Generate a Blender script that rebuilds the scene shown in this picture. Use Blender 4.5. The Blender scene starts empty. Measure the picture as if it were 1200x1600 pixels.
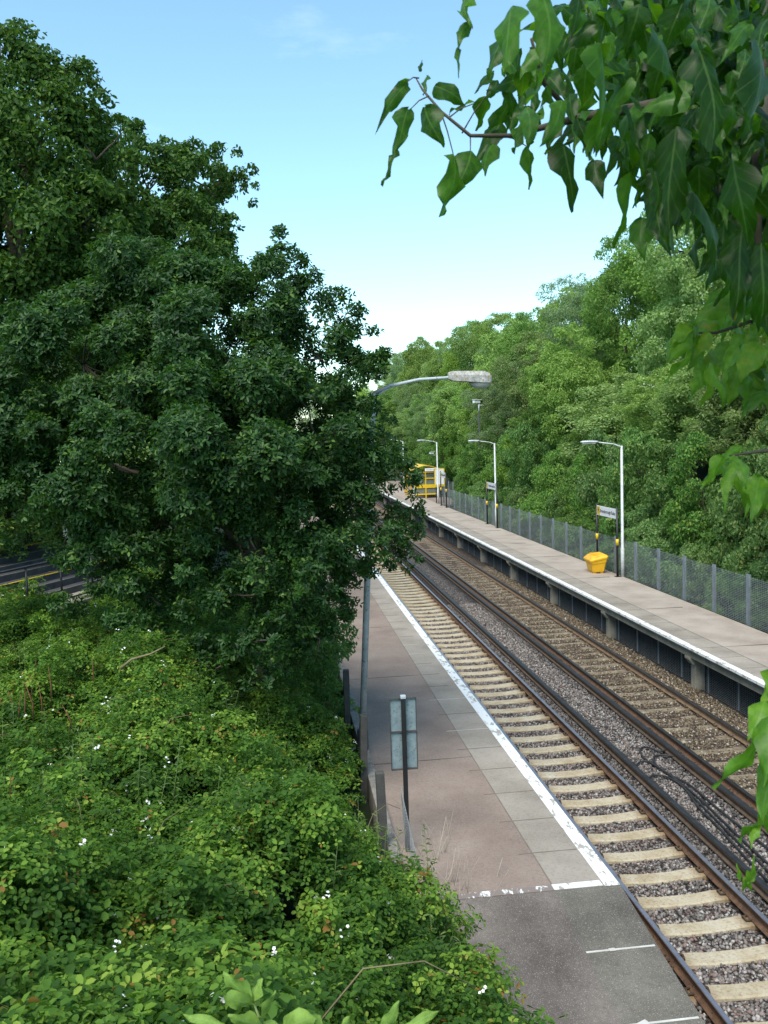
import bpy, bmesh, math, random
import numpy as np
from mathutils import Vector, Matrix
random.seed(7); RNG = np.random.default_rng(11)
S = bpy.context.scene
COL = S.collection
# ------------------------------------------------------------------ camera
FPX, PITCH, YAW, ROLL, CH = 1400.0, 0.0854, 0.1184, -0.0324, 6.5707
def basis():
    f = np.array([math.sin(YAW)*math.cos(PITCH), math.cos(YAW)*math.cos(PITCH), -math.sin(PITCH)])
    r = np.array([math.cos(YAW), -math.sin(YAW), 0.0]); u = np.cross(r, f)
    c, s = math.cos(ROLL), math.sin(ROLL)
    return r*c+u*s, u*c-r*s, f
RT, UP, FW = basis()
cam_d = bpy.data.cameras.new('camera'); cam = bpy.data.objects.new('camera', cam_d); COL.objects.link(cam)
m = Matrix(((RT[0], UP[0], -FW[0], 0), (RT[1], UP[1], -FW[1], 0), (RT[2], UP[2], -FW[2], CH), (0, 0, 0, 1)))
cam.matrix_world = m
cam_d.sensor_fit = 'VERTICAL'; cam_d.sensor_height = 36.0; cam_d.lens = FPX/1600*36.0
cam_d.clip_start = 0.05; cam_d.clip_end = 2000
cam_d.dof.use_dof = True; cam_d.dof.focus_distance = 16.0; cam_d.dof.aperture_fstop = 20
S.camera = cam
def ray(px, py): return FW + (px-600)/FPX*RT - (py-800)/FPX*UP
def at_depth(px, py, d): return np.array([0, 0, CH]) + ray(px, py)*d
def at_y(px, py, Y):
    r = ray(px, py); return np.array([0, 0, CH]) + r*(Y/r[1])
def at_z(px, py, z):
    r = ray(px, py); return np.array([0, 0, CH]) + r*((z-CH)/r[2])
# ------------------------------------------------------------------ light
SUN_EL, SUN_AZ = math.radians(57), math.radians(-150)      # azimuth from +Y, negative = to the left of the tracks
w = bpy.data.worlds.new('World'); S.world = w; w.use_nodes = True
nt = w.node_tree; nt.nodes.clear()
wo = nt.nodes.new('ShaderNodeOutputWorld'); bg = nt.nodes.new('ShaderNodeBackground'); sky = nt.nodes.new('ShaderNodeTexSky')
sky.sky_type = 'NISHITA'; sky.sun_disc = False; sky.sun_elevation = SUN_EL; sky.sun_rotation = SUN_AZ
sky.air_density = 1.0; sky.dust_density = 0.5; sky.ozone_density = 0.1
bg.inputs['Strength'].default_value = 0.115
wt = nt.nodes.new('ShaderNodeMixRGB'); wt.blend_type = 'MULTIPLY'; wt.inputs[0].default_value = 1; wt.inputs[2].default_value = (.86, 1.06, 1.0, 1)
wc = nt.nodes.new('ShaderNodeTexCoord'); wm = nt.nodes.new('ShaderNodeMapping'); wm.inputs['Scale'].default_value = (1.2, 1.2, 4.0); wn = nt.nodes.new('ShaderNodeTexNoise'); wn.inputs['Scale'].default_value = 2.6; wn.inputs['Detail'].default_value = 7; wn.inputs['Roughness'].default_value = .62
wr = nt.nodes.new('ShaderNodeValToRGB'); wr.color_ramp.elements[0].position = .56; wr.color_ramp.elements[1].position = .80; wr.color_ramp.elements[1].color = (.22, .22, .22, 1)
wx = nt.nodes.new('ShaderNodeMixRGB'); wx.inputs[2].default_value = (6.0, 6.5, 7.0, 1)
nt.links.new(wc.outputs['Generated'], wm.inputs[0]); nt.links.new(wm.outputs[0], wn.inputs['Vector']); nt.links.new(wn.outputs[0], wr.inputs[0])
nt.links.new(sky.outputs[0], wt.inputs[1]); nt.links.new(wr.outputs[0], wx.inputs[0]); nt.links.new(wt.outputs[0], wx.inputs[1]); nt.links.new(wx.outputs[0], bg.inputs[0]); nt.links.new(bg.outputs[0], wo.inputs[0])
sl = bpy.data.lights.new('sun', 'SUN'); sl.energy = 1.9; sl.angle = math.radians(36); sl.color = (1.0, 0.93, 0.82)
so = bpy.data.objects.new('sun', sl); COL.objects.link(so)
sd = Vector((math.sin(SUN_AZ)*math.cos(SUN_EL), math.cos(SUN_AZ)*math.cos(SUN_EL), math.sin(SUN_EL)))
so.rotation_euler = sd.to_track_quat('Z', 'Y').to_euler()
S.view_settings.view_transform = 'Standard'; S.view_settings.look = 'None'
S.view_settings.exposure = 1.35; S.view_settings.gamma = 1.0
S.cycles.max_bounces = 8; S.cycles.transparent_max_bounces = 8

# ------------------------------------------------------------------ materials
def nodes_of(name):
    m = bpy.data.materials.new(name); m.use_nodes = True
    return m, m.node_tree, m.node_tree.nodes['Principled BSDF']
def N(t, kind, **kw):
    n = t.nodes.new('ShaderNode'+kind)
    for k, v in kw.items(): setattr(n, k, v)
    return n
def coords(t):
    return N(t, 'TexCoord').outputs['Object']
def noise(t, scale, detail=4, rough=.6, vec=None):
    n = N(t, 'TexNoise'); n.inputs['Scale'].default_value = scale; n.inputs['Detail'].default_value = detail
    n.inputs['Roughness'].default_value = rough
    if vec is not None: t.links.new(vec, n.inputs['Vector'])
    return n
def ramp(t, fac, stops):
    r = N(t, 'ValToRGB'); e = r.color_ramp.elements
    while len(e) > 1: e.remove(e[-1])
    e[0].position = stops[0][0]; e[0].color = (*stops[0][1], 1)
    for p, c in stops[1:]:
        k = e.new(p); k.color = (*c, 1)
    t.links.new(fac, r.inputs[0]); return r
def mixc(t, fac, a, b, mode='MIX'):
    n = N(t, 'MixRGB', blend_type=mode)
    for i, v in enumerate((fac, a, b)):
        if isinstance(v, (int, float)): n.inputs[i].default_value = v
        elif isinstance(v, tuple): n.inputs[i].default_value = (*v, 1)
        else: t.links.new(v, n.inputs[i])
    return n.outputs[0]
def bump(t, b, h, strength=.4, dist=.01):
    n = N(t, 'Bump'); n.inputs['Strength'].default_value = strength; n.inputs['Distance'].default_value = dist
    t.links.new(h, n.inputs['Height']); t.links.new(n.outputs[0], b.inputs['Normal'])
def mat_mottle(name, c1, c2, scale=6, rough=.8, metal=0, speck=None, speck_scale=80, bump_s=.3, fine=None):
    m, t, b = nodes_of(name); v = coords(t)
    n = noise(t, scale, 6, .65, v)
    col = ramp(t, n.outputs[0], [(.3, c1), (.7, c2)]).outputs[0]
    f = noise(t, speck_scale, 2, .5, v)
    if speck:
        r = ramp(t, f.outputs[0], [(.60, (0, 0, 0)), (.68, (1, 1, 1))])
        col = mixc(t, r.outputs[0], col, speck)
    t.links.new(col, b.inputs['Base Color']); b.inputs['Roughness'].default_value = rough; b.inputs['Metallic'].default_value = metal
    bump(t, b, f.outputs[0], bump_s, .005)
    return m
def mat_leaf(name, stops, trans=(.12, .3, .03), tw=.3, rough=.42, spec=.5, objvar=.35, veins=0):
    m, t, b = nodes_of(name)
    a = N(t, 'Attribute', attribute_name='tint')
    col = ramp(t, a.outputs['Fac'], stops).outputs[0]
    if veins:
        at = N(t, 'Attribute', attribute_name='blade'); sp = N(t, 'SeparateXYZ'); t.links.new(at.outputs['Vector'], sp.inputs[0])
        def mth(op, x, y_=None):
            n_ = N(t, 'Math', operation=op)
            for i_, q_ in enumerate((x, y_)):
                if q_ is None: continue
                if isinstance(q_, (int, float)): n_.inputs[i_].default_value = q_
                else: t.links.new(q_, n_.inputs[i_])
            return n_.outputs[0]
        ab = mth('ABSOLUTE', sp.outputs[0]); mid_ = mth('LESS_THAN', ab, .07)
        ph_ = mth('FRACT', mth('SUBTRACT', mth('MULTIPLY', sp.outputs[1], 6.5), mth('MULTIPLY', ab, 1.7)))
        side = mth('MULTIPLY', mth('LESS_THAN', ph_, .10), .6)
        vn = mth('MAXIMUM', mid_, side); blot = noise(t, 60, 3, .6, coords(t))
        dk_ = ramp(t, blot.outputs[0], [(.35, (.62, .66, .5)), (.55, (1, 1, 1))]); col = mixc(t, .8, col, dk_.outputs[0], 'MULTIPLY')
        col = mixc(t, mth('MULTIPLY', vn, veins), col, (.26, .40, .12))
        bump(t, b, vn, .5, .002)
    oi = N(t, 'ObjectInfo')
    hs = N(t, 'HueSaturation'); t.links.new(col, hs.inputs['Color'])
    mr = N(t, 'MapRange'); mr.inputs[3].default_value = 0.5-.022*objvar/.3; mr.inputs[4].default_value = .5+.016*objvar/.35
    t.links.new(oi.outputs['Random'], mr.inputs[0]); t.links.new(mr.outputs[0], hs.inputs['Hue'])
    ms = N(t, 'MapRange'); ms.inputs[3].default_value = 1-objvar*.9; ms.inputs[4].default_value = 1+objvar*.2
    m3 = N(t, 'Math', operation='MULTIPLY'); m3.inputs[1].default_value = 23.7; f3 = N(t, 'Math', operation='FRACT')
    t.links.new(oi.outputs['Random'], m3.inputs[0]); t.links.new(m3.outputs[0], f3.inputs[0]); t.links.new(f3.outputs[0], ms.inputs[0]); t.links.new(ms.outputs[0], hs.inputs['Saturation'])
    mv = N(t, 'MapRange'); mv.inputs[3].default_value = 1-objvar; mv.inputs[4].default_value = 1+objvar
    ml = N(t, 'Math', operation='FRACT'); mm = N(t, 'Math', operation='MULTIPLY'); mm.inputs[1].default_value = 7.13
    t.links.new(oi.outputs['Random'], mm.inputs[0]); t.links.new(mm.outputs[0], ml.inputs[0]); t.links.new(ml.outputs[0], mv.inputs[0])
    t.links.new(mv.outputs[0], hs.inputs['Value'])
    t.links.new(hs.outputs[0], b.inputs['Base Color'])
    b.inputs['Roughness'].default_value = rough; b.inputs['Specular IOR Level'].default_value = spec
    tr = N(t, 'BsdfTranslucent'); tc = mixc(t, 1.0, hs.outputs[0], trans, 'MULTIPLY')
    g = N(t, 'Gamma'); g.inputs[1].default_value = 1
    t.links.new(hs.outputs[0], g.inputs[0])
    tc = mixc(t, .65, g.outputs[0], trans)
    t.links.new(tc, tr.inputs['Color'])
    mx = N(t, 'MixShader'); mx.inputs[0].default_value = tw
    t.links.new(b.outputs[0], mx.inputs[1]); t.links.new(tr.outputs[0], mx.inputs[2])
    t.links.new(mx.outputs[0], t.nodes['Material Output'].inputs[0])
    return m
M = {}
M['soil'] = mat_mottle('soil', (.02, .025, .01), (.05, .045, .025), 3, .95)
M['undergrowth'] = mat_mottle('undergrowth', (.008, .018, .006), (.02, .04, .012), 6, .95)
M['concrete'] = mat_mottle('concrete', (.16, .15, .12), (.34, .31, .25), 2.2, .9, speck=(.1, .1, .08), speck_scale=60)
M['post_concrete'] = mat_mottle('post_concrete', (.035, .035, .035), (.08, .078, .07), 5, .9, speck=(.12, .12, .1), speck_scale=90)
M['grey_kerb'] = mat_mottle('grey_kerb', (.13, .12, .11), (.27, .25, .22), 7, .9, speck=(.06, .06, .05), speck_scale=50)
M['galv'] = mat_mottle('galvanised_steel', (.30, .35, .37), (.46, .50, .52), 7, .55, .0, speck=(.2, .17, .12), speck_scale=25, bump_s=.1)
M['pale_post'] = mat_mottle('pale_painted_steel', (.40, .43, .45), (.62, .65, .66), 5, .5, 0, speck=(.35, .3, .22), speck_scale=18, bump_s=.1)
M['lantern_top'] = mat_mottle('weathered_lantern', (.16, .15, .13), (.50, .49, .46), 16, .75, .1, speck=(.30, .17, .06), speck_scale=22)
M['fence_steel'] = mat_mottle('fence_steel', (.22, .25, .29), (.34, .38, .42), 4, .5, .4, bump_s=.1)
M['wire'] = mat_mottle('wire', (.28, .32, .35), (.42, .46, .49), 4, .5, .4, bump_s=0)
M['black'] = mat_mottle('black_paint', (.008, .008, .009), (.02, .02, .022), 4, .45, bump_s=.1)
M['sleeve'] = mat_mottle('bitumen_sleeve', (.015, .018, .025), (.04, .045, .055), 6, .6, bump_s=.2)
M['yellow'] = mat_mottle('yellow_paint', (.62, .40, .01), (.75, .52, .015), 3, .45, bump_s=.05)
M['bin_yellow'] = mat_mottle('grit_bin_plastic', (.72, .36, .01), (.82, .47, .015), 2, .5, speck=(.55, .30, .02), speck_scale=6, bump_s=.1)
M['white'] = mat_mottle('white_sign', (.75, .77, .78), (.82, .83, .84), 3, .4, bump_s=0)
M['text'] = mat_mottle('black_lettering', (.01, .01, .012), (.02, .02, .022), 3, .5, bump_s=0)
M['sign_back'] = mat_mottle('sign_back', (.16, .22, .24), (.28, .35, .37), 9, .55, .2, speck=(.14, .18, .17), speck_scale=30, bump_s=.1)
M['rust'] = mat_mottle('rusty_rail', (.055, .028, .016), (.14, .075, .04), 8, .85, speck=(.03, .018, .012), speck_scale=30)
M['rust_pale'] = mat_mottle('brown_rail', (.10, .062, .034), (.20, .13, .075), 8, .85, speck=(.06, .04, .025), speck_scale=30)
M['railhead'] = mat_mottle('polished_rail', (.26, .235, .26), (.38, .35, .38), 5, .36, .75, bump_s=.03)
M['railhead2'] = mat_mottle('dull_rail_head', (.05, .045, .045), (.12, .11, .11), 5, .4, .8, bump_s=.03)
M['condhead'] = mat_mottle('conductor_head', (.014, .013, .014), (.035, .033, .036), 5, .48, .2, bump_s=.05)
M['condside'] = mat_mottle('conductor_side', (.05, .032, .02), (.11, .075, .05), 8, .8)
M['cable'] = mat_mottle('cable', (.010, .009, .009), (.028, .025, .023), 5, .6)
M['bark'] = mat_mottle('bark', (.035, .028, .018), (.10, .08, .055), 8, .95, speck_scale=30, bump_s=.8)
M['twig'] = mat_mottle('twig', (.10, .075, .035), (.2, .16, .08), 12, .8)
M['dead'] = mat_mottle('dead_stem', (.30, .25, .19), (.48, .42, .34), 12, .8)
M['stem_green'] = mat_mottle('green_stem', (.08, .13, .03), (.16, .22, .06), 12, .6)
M['glass'] = mat_mottle('shelter_glazing', (.12, .14, .12), (.2, .22, .19), 3, .15, bump_s=0)
M['diffuser'] = mat_mottle('lamp_diffuser', (.30, .33, .29), (.42, .44, .4), 6, .3, bump_s=0)
M['clip'] = mat_mottle('rail_clip', (.03, .02, .012), (.09, .055, .03), 30, .8)
M['stair'] = mat_mottle('stair_tread', (.035, .036, .042), (.075, .075, .08), 3, .85)
M['blossom'] = mat_mottle('blossom', (.72, .70, .66), (.8, .8, .78), 20, .7, bump_s=0)
# sleepers: near ones cream with ochre stains, far ones brown
def mat_sleeper(name, a, b_, c):
    m, t, b = nodes_of(name); v = coords(t)
    n1 = noise(t, 3.0, 5, .6, v); n2 = noise(t, 26, 3, .6, v); oi = N(t, 'ObjectInfo')
    add = N(t, 'VectorMath', operation='ADD'); t.links.new(v, add.inputs[0]); t.links.new(oi.outputs['Location'], add.inputs[1])
    t.links.new(add.outputs[0], n1.inputs['Vector'])
    col = ramp(t, n1.outputs[0], [(.3, a), (.52, b_), (.75, c)]).outputs[0]
    dr = ramp(t, n2.outputs[0], [(.32, (.45, .42, .36)), (.5, (1, 1, 1))])
    col = mixc(t, .6, col, dr.outputs[0], 'MULTIPLY')
    sx = N(t, 'SeparateXYZ'); t.links.new(v, sx.inputs[0]); ab = N(t, 'Math', operation='ABSOLUTE'); t.links.new(sx.outputs[0], ab.inputs[0])
    ad = N(t, 'Math', operation='MULTIPLY_ADD'); t.links.new(n1.outputs[0], ad.inputs[0]); ad.inputs[1].default_value = .3; t.links.new(ab.outputs[0], ad.inputs[2])
    ru = ramp(t, ad.outputs[0], [(.62, (1, 1, 1)), (.86, (.52, .40, .28))]); col = mixc(t, 1.0, col, ru.outputs[0], 'MULTIPLY')
    t.links.new(col, b.inputs['Base Color']); b.inputs['Roughness'].default_value = .9; bump(t, b, n2.outputs[0], .3, .006); return m
M['sleeper'] = mat_sleeper('cream_concrete', (.32, .25, .15), (.41, .345, .24), (.46, .415, .32))
M['sleeper_brown'] = mat_sleeper('brown_concrete', (.12, .09, .055), (.21, .165, .11), (.31, .25, .18))
def mat_ballast():
    m, t, b = nodes_of('ballast'); v = coords(t)
    vo = N(t, 'TexVoronoi'); vo.inputs['Scale'].default_value = 19; t.links.new(v, vo.inputs['Vector'])
    sep = N(t, 'SeparateColor'); t.links.new(vo.outputs['Color'], sep.inputs[0])
    col = ramp(t, sep.outputs[0], [(0, (.05, .042, .036)), (.35, (.14, .115, .10)), (.6, (.22, .20, .185)), (.8, (.20, .13, .11)), (1, (.40, .37, .33))]).outputs[0]
    dk = ramp(t, vo.outputs['Distance'], [(.25, (1, 1, 1)), (.62, (.12, .11, .1))])
    col = mixc(t, 1.0, col, dk.outputs[0], 'MULTIPLY')
    # brake dust and oil: brown under the far track, black beside the conductor rails
    sx = N(t, 'SeparateXYZ'); t.links.new(v, sx.inputs[0])
    nn = noise(t, 1.2, 4, .6, v); ad = N(t, 'Math', operation='MULTIPLY_ADD'); t.links.new(nn.outputs[0], ad.inputs[0]); ad.inputs[1].default_value = .35
    t.links.new(sx.outputs[0], ad.inputs[2])
    mr = N(t, 'MapRange'); mr.inputs[1].default_value = 3.0; mr.inputs[2].default_value = 12.0; t.links.new(ad.outputs[0], mr.inputs[0])
    p = lambda x: (x+.17-3)/9
    st = ramp(t, mr.outputs[0], [(p(4.2), (.62, .55, .5)), (p(5.0), (.95, .85, .8)), (p(6.0), (.6, .5, .44)), (p(6.35), (.42, .36, .33)), (p(6.75), (.4, .37, .36)), (p(7.0), (1.15, 1.15, 1.12)), (p(7.35), (1.1, 1.08, 1.05)), (p(7.55), (.35, .32, .32)), (p(8.0), (.3, .25, .22)), (p(8.35), (.95, .75, .52)), (p(9.3), (.95, .76, .54)), (p(10.1), (.72, .6, .46)), (p(10.6), (.4, .36, .28))])
    col = mixc(t, 1.0, col, st.outputs[0], 'MULTIPLY')
    t.links.new(col, b.inputs['Base Color']); b.inputs['Roughness'].default_value = .9
    inv = N(t, 'Math', operation='SUBTRACT'); inv.inputs[0].default_value = 1; t.links.new(vo.outputs['Distance'], inv.inputs[1])
    bump(t, b, inv.outputs[0], 1.0, .05); return m
M['ballast'] = mat_ballast()
def mat_stone():
    m, t, b = nodes_of('ballast_stone')
    a = N(t, 'Attribute', attribute_name='tint')
    col = ramp(t, a.outputs['Fac'], [(0, (.04, .036, .033)), (.3, (.125, .11, .10)), (.6, (.22, .195, .18)), (.75, (.20, .13, .105)), (.88, (.28, .26, .235)), (1, (.38, .35, .32))]).outputs[0]
    t.links.new(col, b.inputs['Base Color']); b.inputs['Roughness'].default_value = .9; return m
M['stone'] = mat_stone()
def mat_asphalt(name, c1, c2, c3, jointy=None):
    m, t, b = nodes_of(name); v = coords(t)
    n = noise(t, .9, 7, .62, v); f = noise(t, 90, 2, .5, v); g = noise(t, 22, 3, .6, v)
    col = ramp(t, n.outputs[0], [(.3, c1), (.52, c2), (.75, c3)]).outputs[0]
    sp = ramp(t, f.outputs[0], [(.58, (0, 0, 0)), (.70, (.7, .7, .7))]); col = mixc(t, sp.outputs[0], col, (.36, .33, .29))
    dk = ramp(t, g.outputs[0], [(.3, (.72, .70, .70)), (.5, (1, 1, 1))]); col = mixc(t, .7, col, dk.outputs[0], 'MULTIPLY')
    t.links.new(col, b.inputs['Base Color']); b.inputs['Roughness'].default_value = .92; bump(t, b, f.outputs[0], .4, .004); return m
M['asphalt'] = mat_asphalt('pinkish_asphalt', (.175, .128, .103), (.232, .175, .142), (.29, .23, .19))
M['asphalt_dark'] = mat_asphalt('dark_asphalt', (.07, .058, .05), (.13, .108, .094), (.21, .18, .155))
M['asphalt_far'] = mat_asphalt('beige_asphalt', (.27, .22, .18), (.35, .295, .245), (.42, .36, .31))
M['coping'] = mat_asphalt('coping_slabs', (.20, .172, .14), (.285, .248, .205), (.36, .318, .268))
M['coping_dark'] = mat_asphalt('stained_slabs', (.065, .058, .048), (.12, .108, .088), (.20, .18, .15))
def mat_paint(name, under, wear):
    m, t, b = nodes_of(name); v = coords(t)
    mp = N(t, 'Mapping'); mp.inputs['Scale'].default_value = (1.3, .5, 1); t.links.new(v, mp.inputs[0])
    n = noise(t, 7, 8, .7, mp.outputs[0])
    r = ramp(t, n.outputs[0], [(wear, under), (wear+.03, (.70, .71, .70))])
    t.links.new(r.outputs[0], b.inputs['Base Color']); b.inputs['Roughness'].default_value = .7; bump(t, b, n.outputs[0], .2, .004); return m
M['paint'] = mat_paint('white_paint', (.34, .31, .27), .42)
M['paint_worn'] = mat_paint('worn_white_paint', (.20, .16, .14), .56)
M['joint'] = mat_mottle('pale_joint', (.42, .40, .36), (.6, .58, .54), 4, .9)
M['crack'] = mat_mottle('dark_joint', (.13, .108, .088), (.20, .17, .14), 4, .95)
G = lambda *a: a
M['leaf_oak'] = mat_leaf('leaf_dark_broadleaf', [(0, (.009, .032, .008)), (.45, (.018, .060, .011)), (.8, (.042, .108, .016)), (1, (.12, .20, .025))], (.10, .26, .02), .26, .5, .28, .03)
M['leaf_left'] = mat_leaf('leaf_left_trees', [(0, (.014, .050, .007)), (.5, (.034, .098, .012)), (1, (.085, .165, .020))], (.12, .26, .02), .28, .6, .22, .06)
M['leaf_bank'] = mat_leaf('leaf_bank_trees', [(0, (.12, .22, .04)), (.5, (.205, .345, .065)), (1, (.33, .47, .12))], (.28, .50, .07), .46, .7, .2, .28)
M['leaf_willow'] = mat_leaf('leaf_greyish', [(0, (.11, .18, .065)), (.5, (.18, .28, .10)), (1, (.29, .39, .17))], (.24, .42, .12), .42, .6, .3, .15)
M['leaf_bush'] = mat_leaf('leaf_bank_bushes', [(0, (.050, .14, .028)), (.5, (.105, .24, .042)), (.9, (.20, .35, .065)), (1, (.32, .34, .07))], (.2, .45, .06), .40, .6, .25, .25)
M['leaf_bramble'] = mat_leaf('leaf_bramble', [(0, (.026, .070, .010)), (.45, (.062, .142, .018)), (.85, (.14, .25, .030)), (.97, (.26, .36, .055)), (1, (.22, .12, .03))], (.2, .4, .02), .32, .65, .2, .03)
M['leaf_ivy'] = mat_leaf('leaf_ivy', [(0, (.003, .014, .002)), (.4, (.014, .055, .004)), (.9, (.06, .17, .010)), (.97, (.10, .20, .015)), (1, (.28, .24, .02))], (.16, .42, .01), .42, .36, .2, .02, veins=.2)
M['leaf_ivy_backlit'] = mat_leaf('leaf_ivy_backlit', [(0, (.03, .10, .008)), (.5, (.09, .22, .012)), (.9, (.18, .34, .02)), (1, (.42, .26, .02))], (.25, .5, .02), .45, .42, .35, .02, veins=.2)  # brighter copy of the ivy leaf, backlighting put into the colour
M['leaf_shoot'] = mat_leaf('leaf_young_shoot', [(0, (.11, .22, .03)), (1, (.27, .40, .08))], (.28, .45, .05), .25, .6, .2, .03, veins=.5)

# ------------------------------------------------------------------ object helpers
def tag(o, label=None, cat=None, group=None, kind=None):
    if label: o['label'] = label
    if cat: o['category'] = cat
    if group: o['group'] = group
    if kind: o['kind'] = kind
    return o
def empty(name, loc=(0, 0, 0), rz=0, **k):
    o = bpy.data.objects.new(name, None); COL.objects.link(o); o.location = loc; o.rotation_euler = (0, 0, rz); o.empty_display_size = .2
    return tag(o, **k)
class MB:
    """collects simple shapes, builds ONE mesh object"""
    def __init__(s): s.bm = bmesh.new()
    def box(s, c, d, rz=0, bev=0, mi=0):
        g = bmesh.ops.create_cube(s.bm, size=1.0)['verts']
        bmesh.ops.scale(s.bm, vec=d, verts=g)
        if bev:
            es = list({e for v in g for e in v.link_edges})
            r = bmesh.ops.bevel(s.bm, geom=es, offset=bev, segments=2, affect='EDGES', profile=.6)
            g = list({v for f in r['faces'] for v in f.verts} | {v for v in g if v.is_valid})
        if rz: bmesh.ops.rotate(s.bm, cent=(0, 0, 0), matrix=Matrix.Rotation(rz, 3, 'Z'), verts=g)
        bmesh.ops.translate(s.bm, vec=c, verts=g)
        if mi:
            for f in {f for v in g for f in v.link_faces}: f.material_index = mi
        return s
    def quad(s, pts, mi=0):
        f = s.bm.faces.new([s.bm.verts.new(p) for p in pts]); f.material_index = mi; return s
    def prism(s, prof, y0, y1, mis=None, seg=1, fx=None):
        """profile in x,z swept along y"""
        rings = []
        for k in range(seg+1):
            y = y0+(y1-y0)*k/seg
            rings.append([s.bm.verts.new((p[0]+(fx(y)[0] if fx else 0), y, p[1]+(fx(y)[1] if fx else 0))) for p in prof])
        n = len(prof)
        for k in range(seg):
            for i in range(n):
                f = s.bm.faces.new((rings[k][i], rings[k+1][i], rings[k+1][(i+1) % n], rings[k][(i+1) % n]))
                if mis: f.material_index = mis[i]
        s.bm.faces.new(rings[0]); s.bm.faces.new(rings[-1][::-1]); return s
    def tube(s, pts, rad, n=8, cap=True):
        pts = [Vector(p) for p in pts]; rad = rad if isinstance(rad, (list, tuple)) else [rad]*len(pts)
        rings = []; ref = Vector((0.13, .31, .94))
        for i, p in enumerate(pts):
            d = (pts[min(i+1, len(pts)-1)]-pts[max(i-1, 0)]).normalized()
            if abs(d.dot(ref)) > .95: ref = Vector((1, .1, 0)).normalized()
            a = d.cross(ref).normalized(); b = d.cross(a)
            rings.append([s.bm.verts.new(p+(a*math.cos(2*math.pi*j/n)+b*math.sin(2*math.pi*j/n))*rad[i]) for j in range(n)])
        for k in range(len(rings)-1):
            for j in range(n):
                f = s.bm.faces.new((rings[k][j], rings[k][(j+1) % n], rings[k+1][(j+1) % n], rings[k+1][j])); f.smooth = True
        if cap: s.bm.faces.new(rings[0]); s.bm.faces.new(rings[-1][::-1])
        return s
    def build(s, name, mats, parent=None, loc=None, smooth=False):
        bmesh.ops.recalc_face_normals(s.bm, faces=s.bm.faces[:])
        me = bpy.data.meshes.new(name); s.bm.to_mesh(me); s.bm.free()
        for m_ in (mats if isinstance(mats, (list, tuple)) else [mats]): me.materials.append(m_)
        if smooth:
            for p in me.polygons: p.use_smooth = True
        o = bpy.data.objects.new(name, me); COL.objects.link(o)
        if parent: o.parent = parent
        if loc is not None: o.location = loc
        return o
def kids(o): return [c for c in bpy.data.objects if c.parent == o]
def bare(o):
    c = o.copy(); COL.objects.link(c); return c
def copy_tree(o, loc=None, parent=None, rz=None):
    c = o.copy(); COL.objects.link(c)
    if parent: c.parent = parent
    for ch in kids(o): copy_tree(ch, parent=c)
    if loc is not None: c.location = loc
    if rz is not None: c.rotation_euler = (0, 0, rz)
    return c
def np_mesh(name, V, F, mat, tint=None, parent=None, smooth=False):
    """V (n,3); F (m,k) constant-size faces"""
    me = bpy.data.meshes.new(name); m_, k = F.shape
    me.vertices.add(len(V)); me.vertices.foreach_set('co', V.astype(np.float32).ravel())
    me.loops.add(m_*k); me.loops.foreach_set('vertex_index', F.astype(np.int32).ravel())
    me.polygons.add(m_); me.polygons.foreach_set('loop_start', (np.arange(m_)*k).astype(np.int32))
    me.polygons.foreach_set('loop_total', np.full(m_, k, np.int32))
    if smooth: me.polygons.foreach_set('use_smooth', np.ones(m_, bool))
    if tint is not None:
        a = me.attributes.new('tint', 'FLOAT', 'FACE'); a.data.foreach_set('value', tint.astype(np.float32))
    me.update(calc_edges=True); me.validate()
    me.materials.append(mat)
    o = bpy.data.objects.new(name, me); COL.objects.link(o)
    if parent: o.parent = parent
    return o
def unit(a): return a/np.maximum(np.linalg.norm(a, axis=-1, keepdims=True), 1e-9)
def rnd(n): return RNG.normal(size=(n, 3))
def leaves(P, D, Nn, L, W, tint, droop=.15, mid=.5):
    """each leaf: 6 verts, 2 quads folded along the midrib"""
    D = unit(D); Sd = unit(np.cross(D, Nn)); U = np.cross(Sd, D)
    L = L[:, None]; W = W[:, None]
    a = P; tip = P+D*L-U*L*droop
    l1 = P+D*L*(mid-.22)+Sd*W*.42+U*W*.14; l2 = P+D*L*(mid+.2)+Sd*W*.46+U*W*.12-U*L*droop*.3
    r1 = P+D*L*(mid-.22)-Sd*W*.42+U*W*.14; r2 = P+D*L*(mid+.2)-Sd*W*.46+U*W*.12-U*L*droop*.3
    V = np.stack([a, l1, l2, tip, r2, r1], 1).reshape(-1, 3)
    b = np.arange(len(P))[:, None]*6
    F = np.stack([b+np.array([0, 1, 2, 3]), b+np.array([0, 3, 4, 5])], 1).reshape(-1, 4)
    return V, F, np.repeat(tint, 2)
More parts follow.
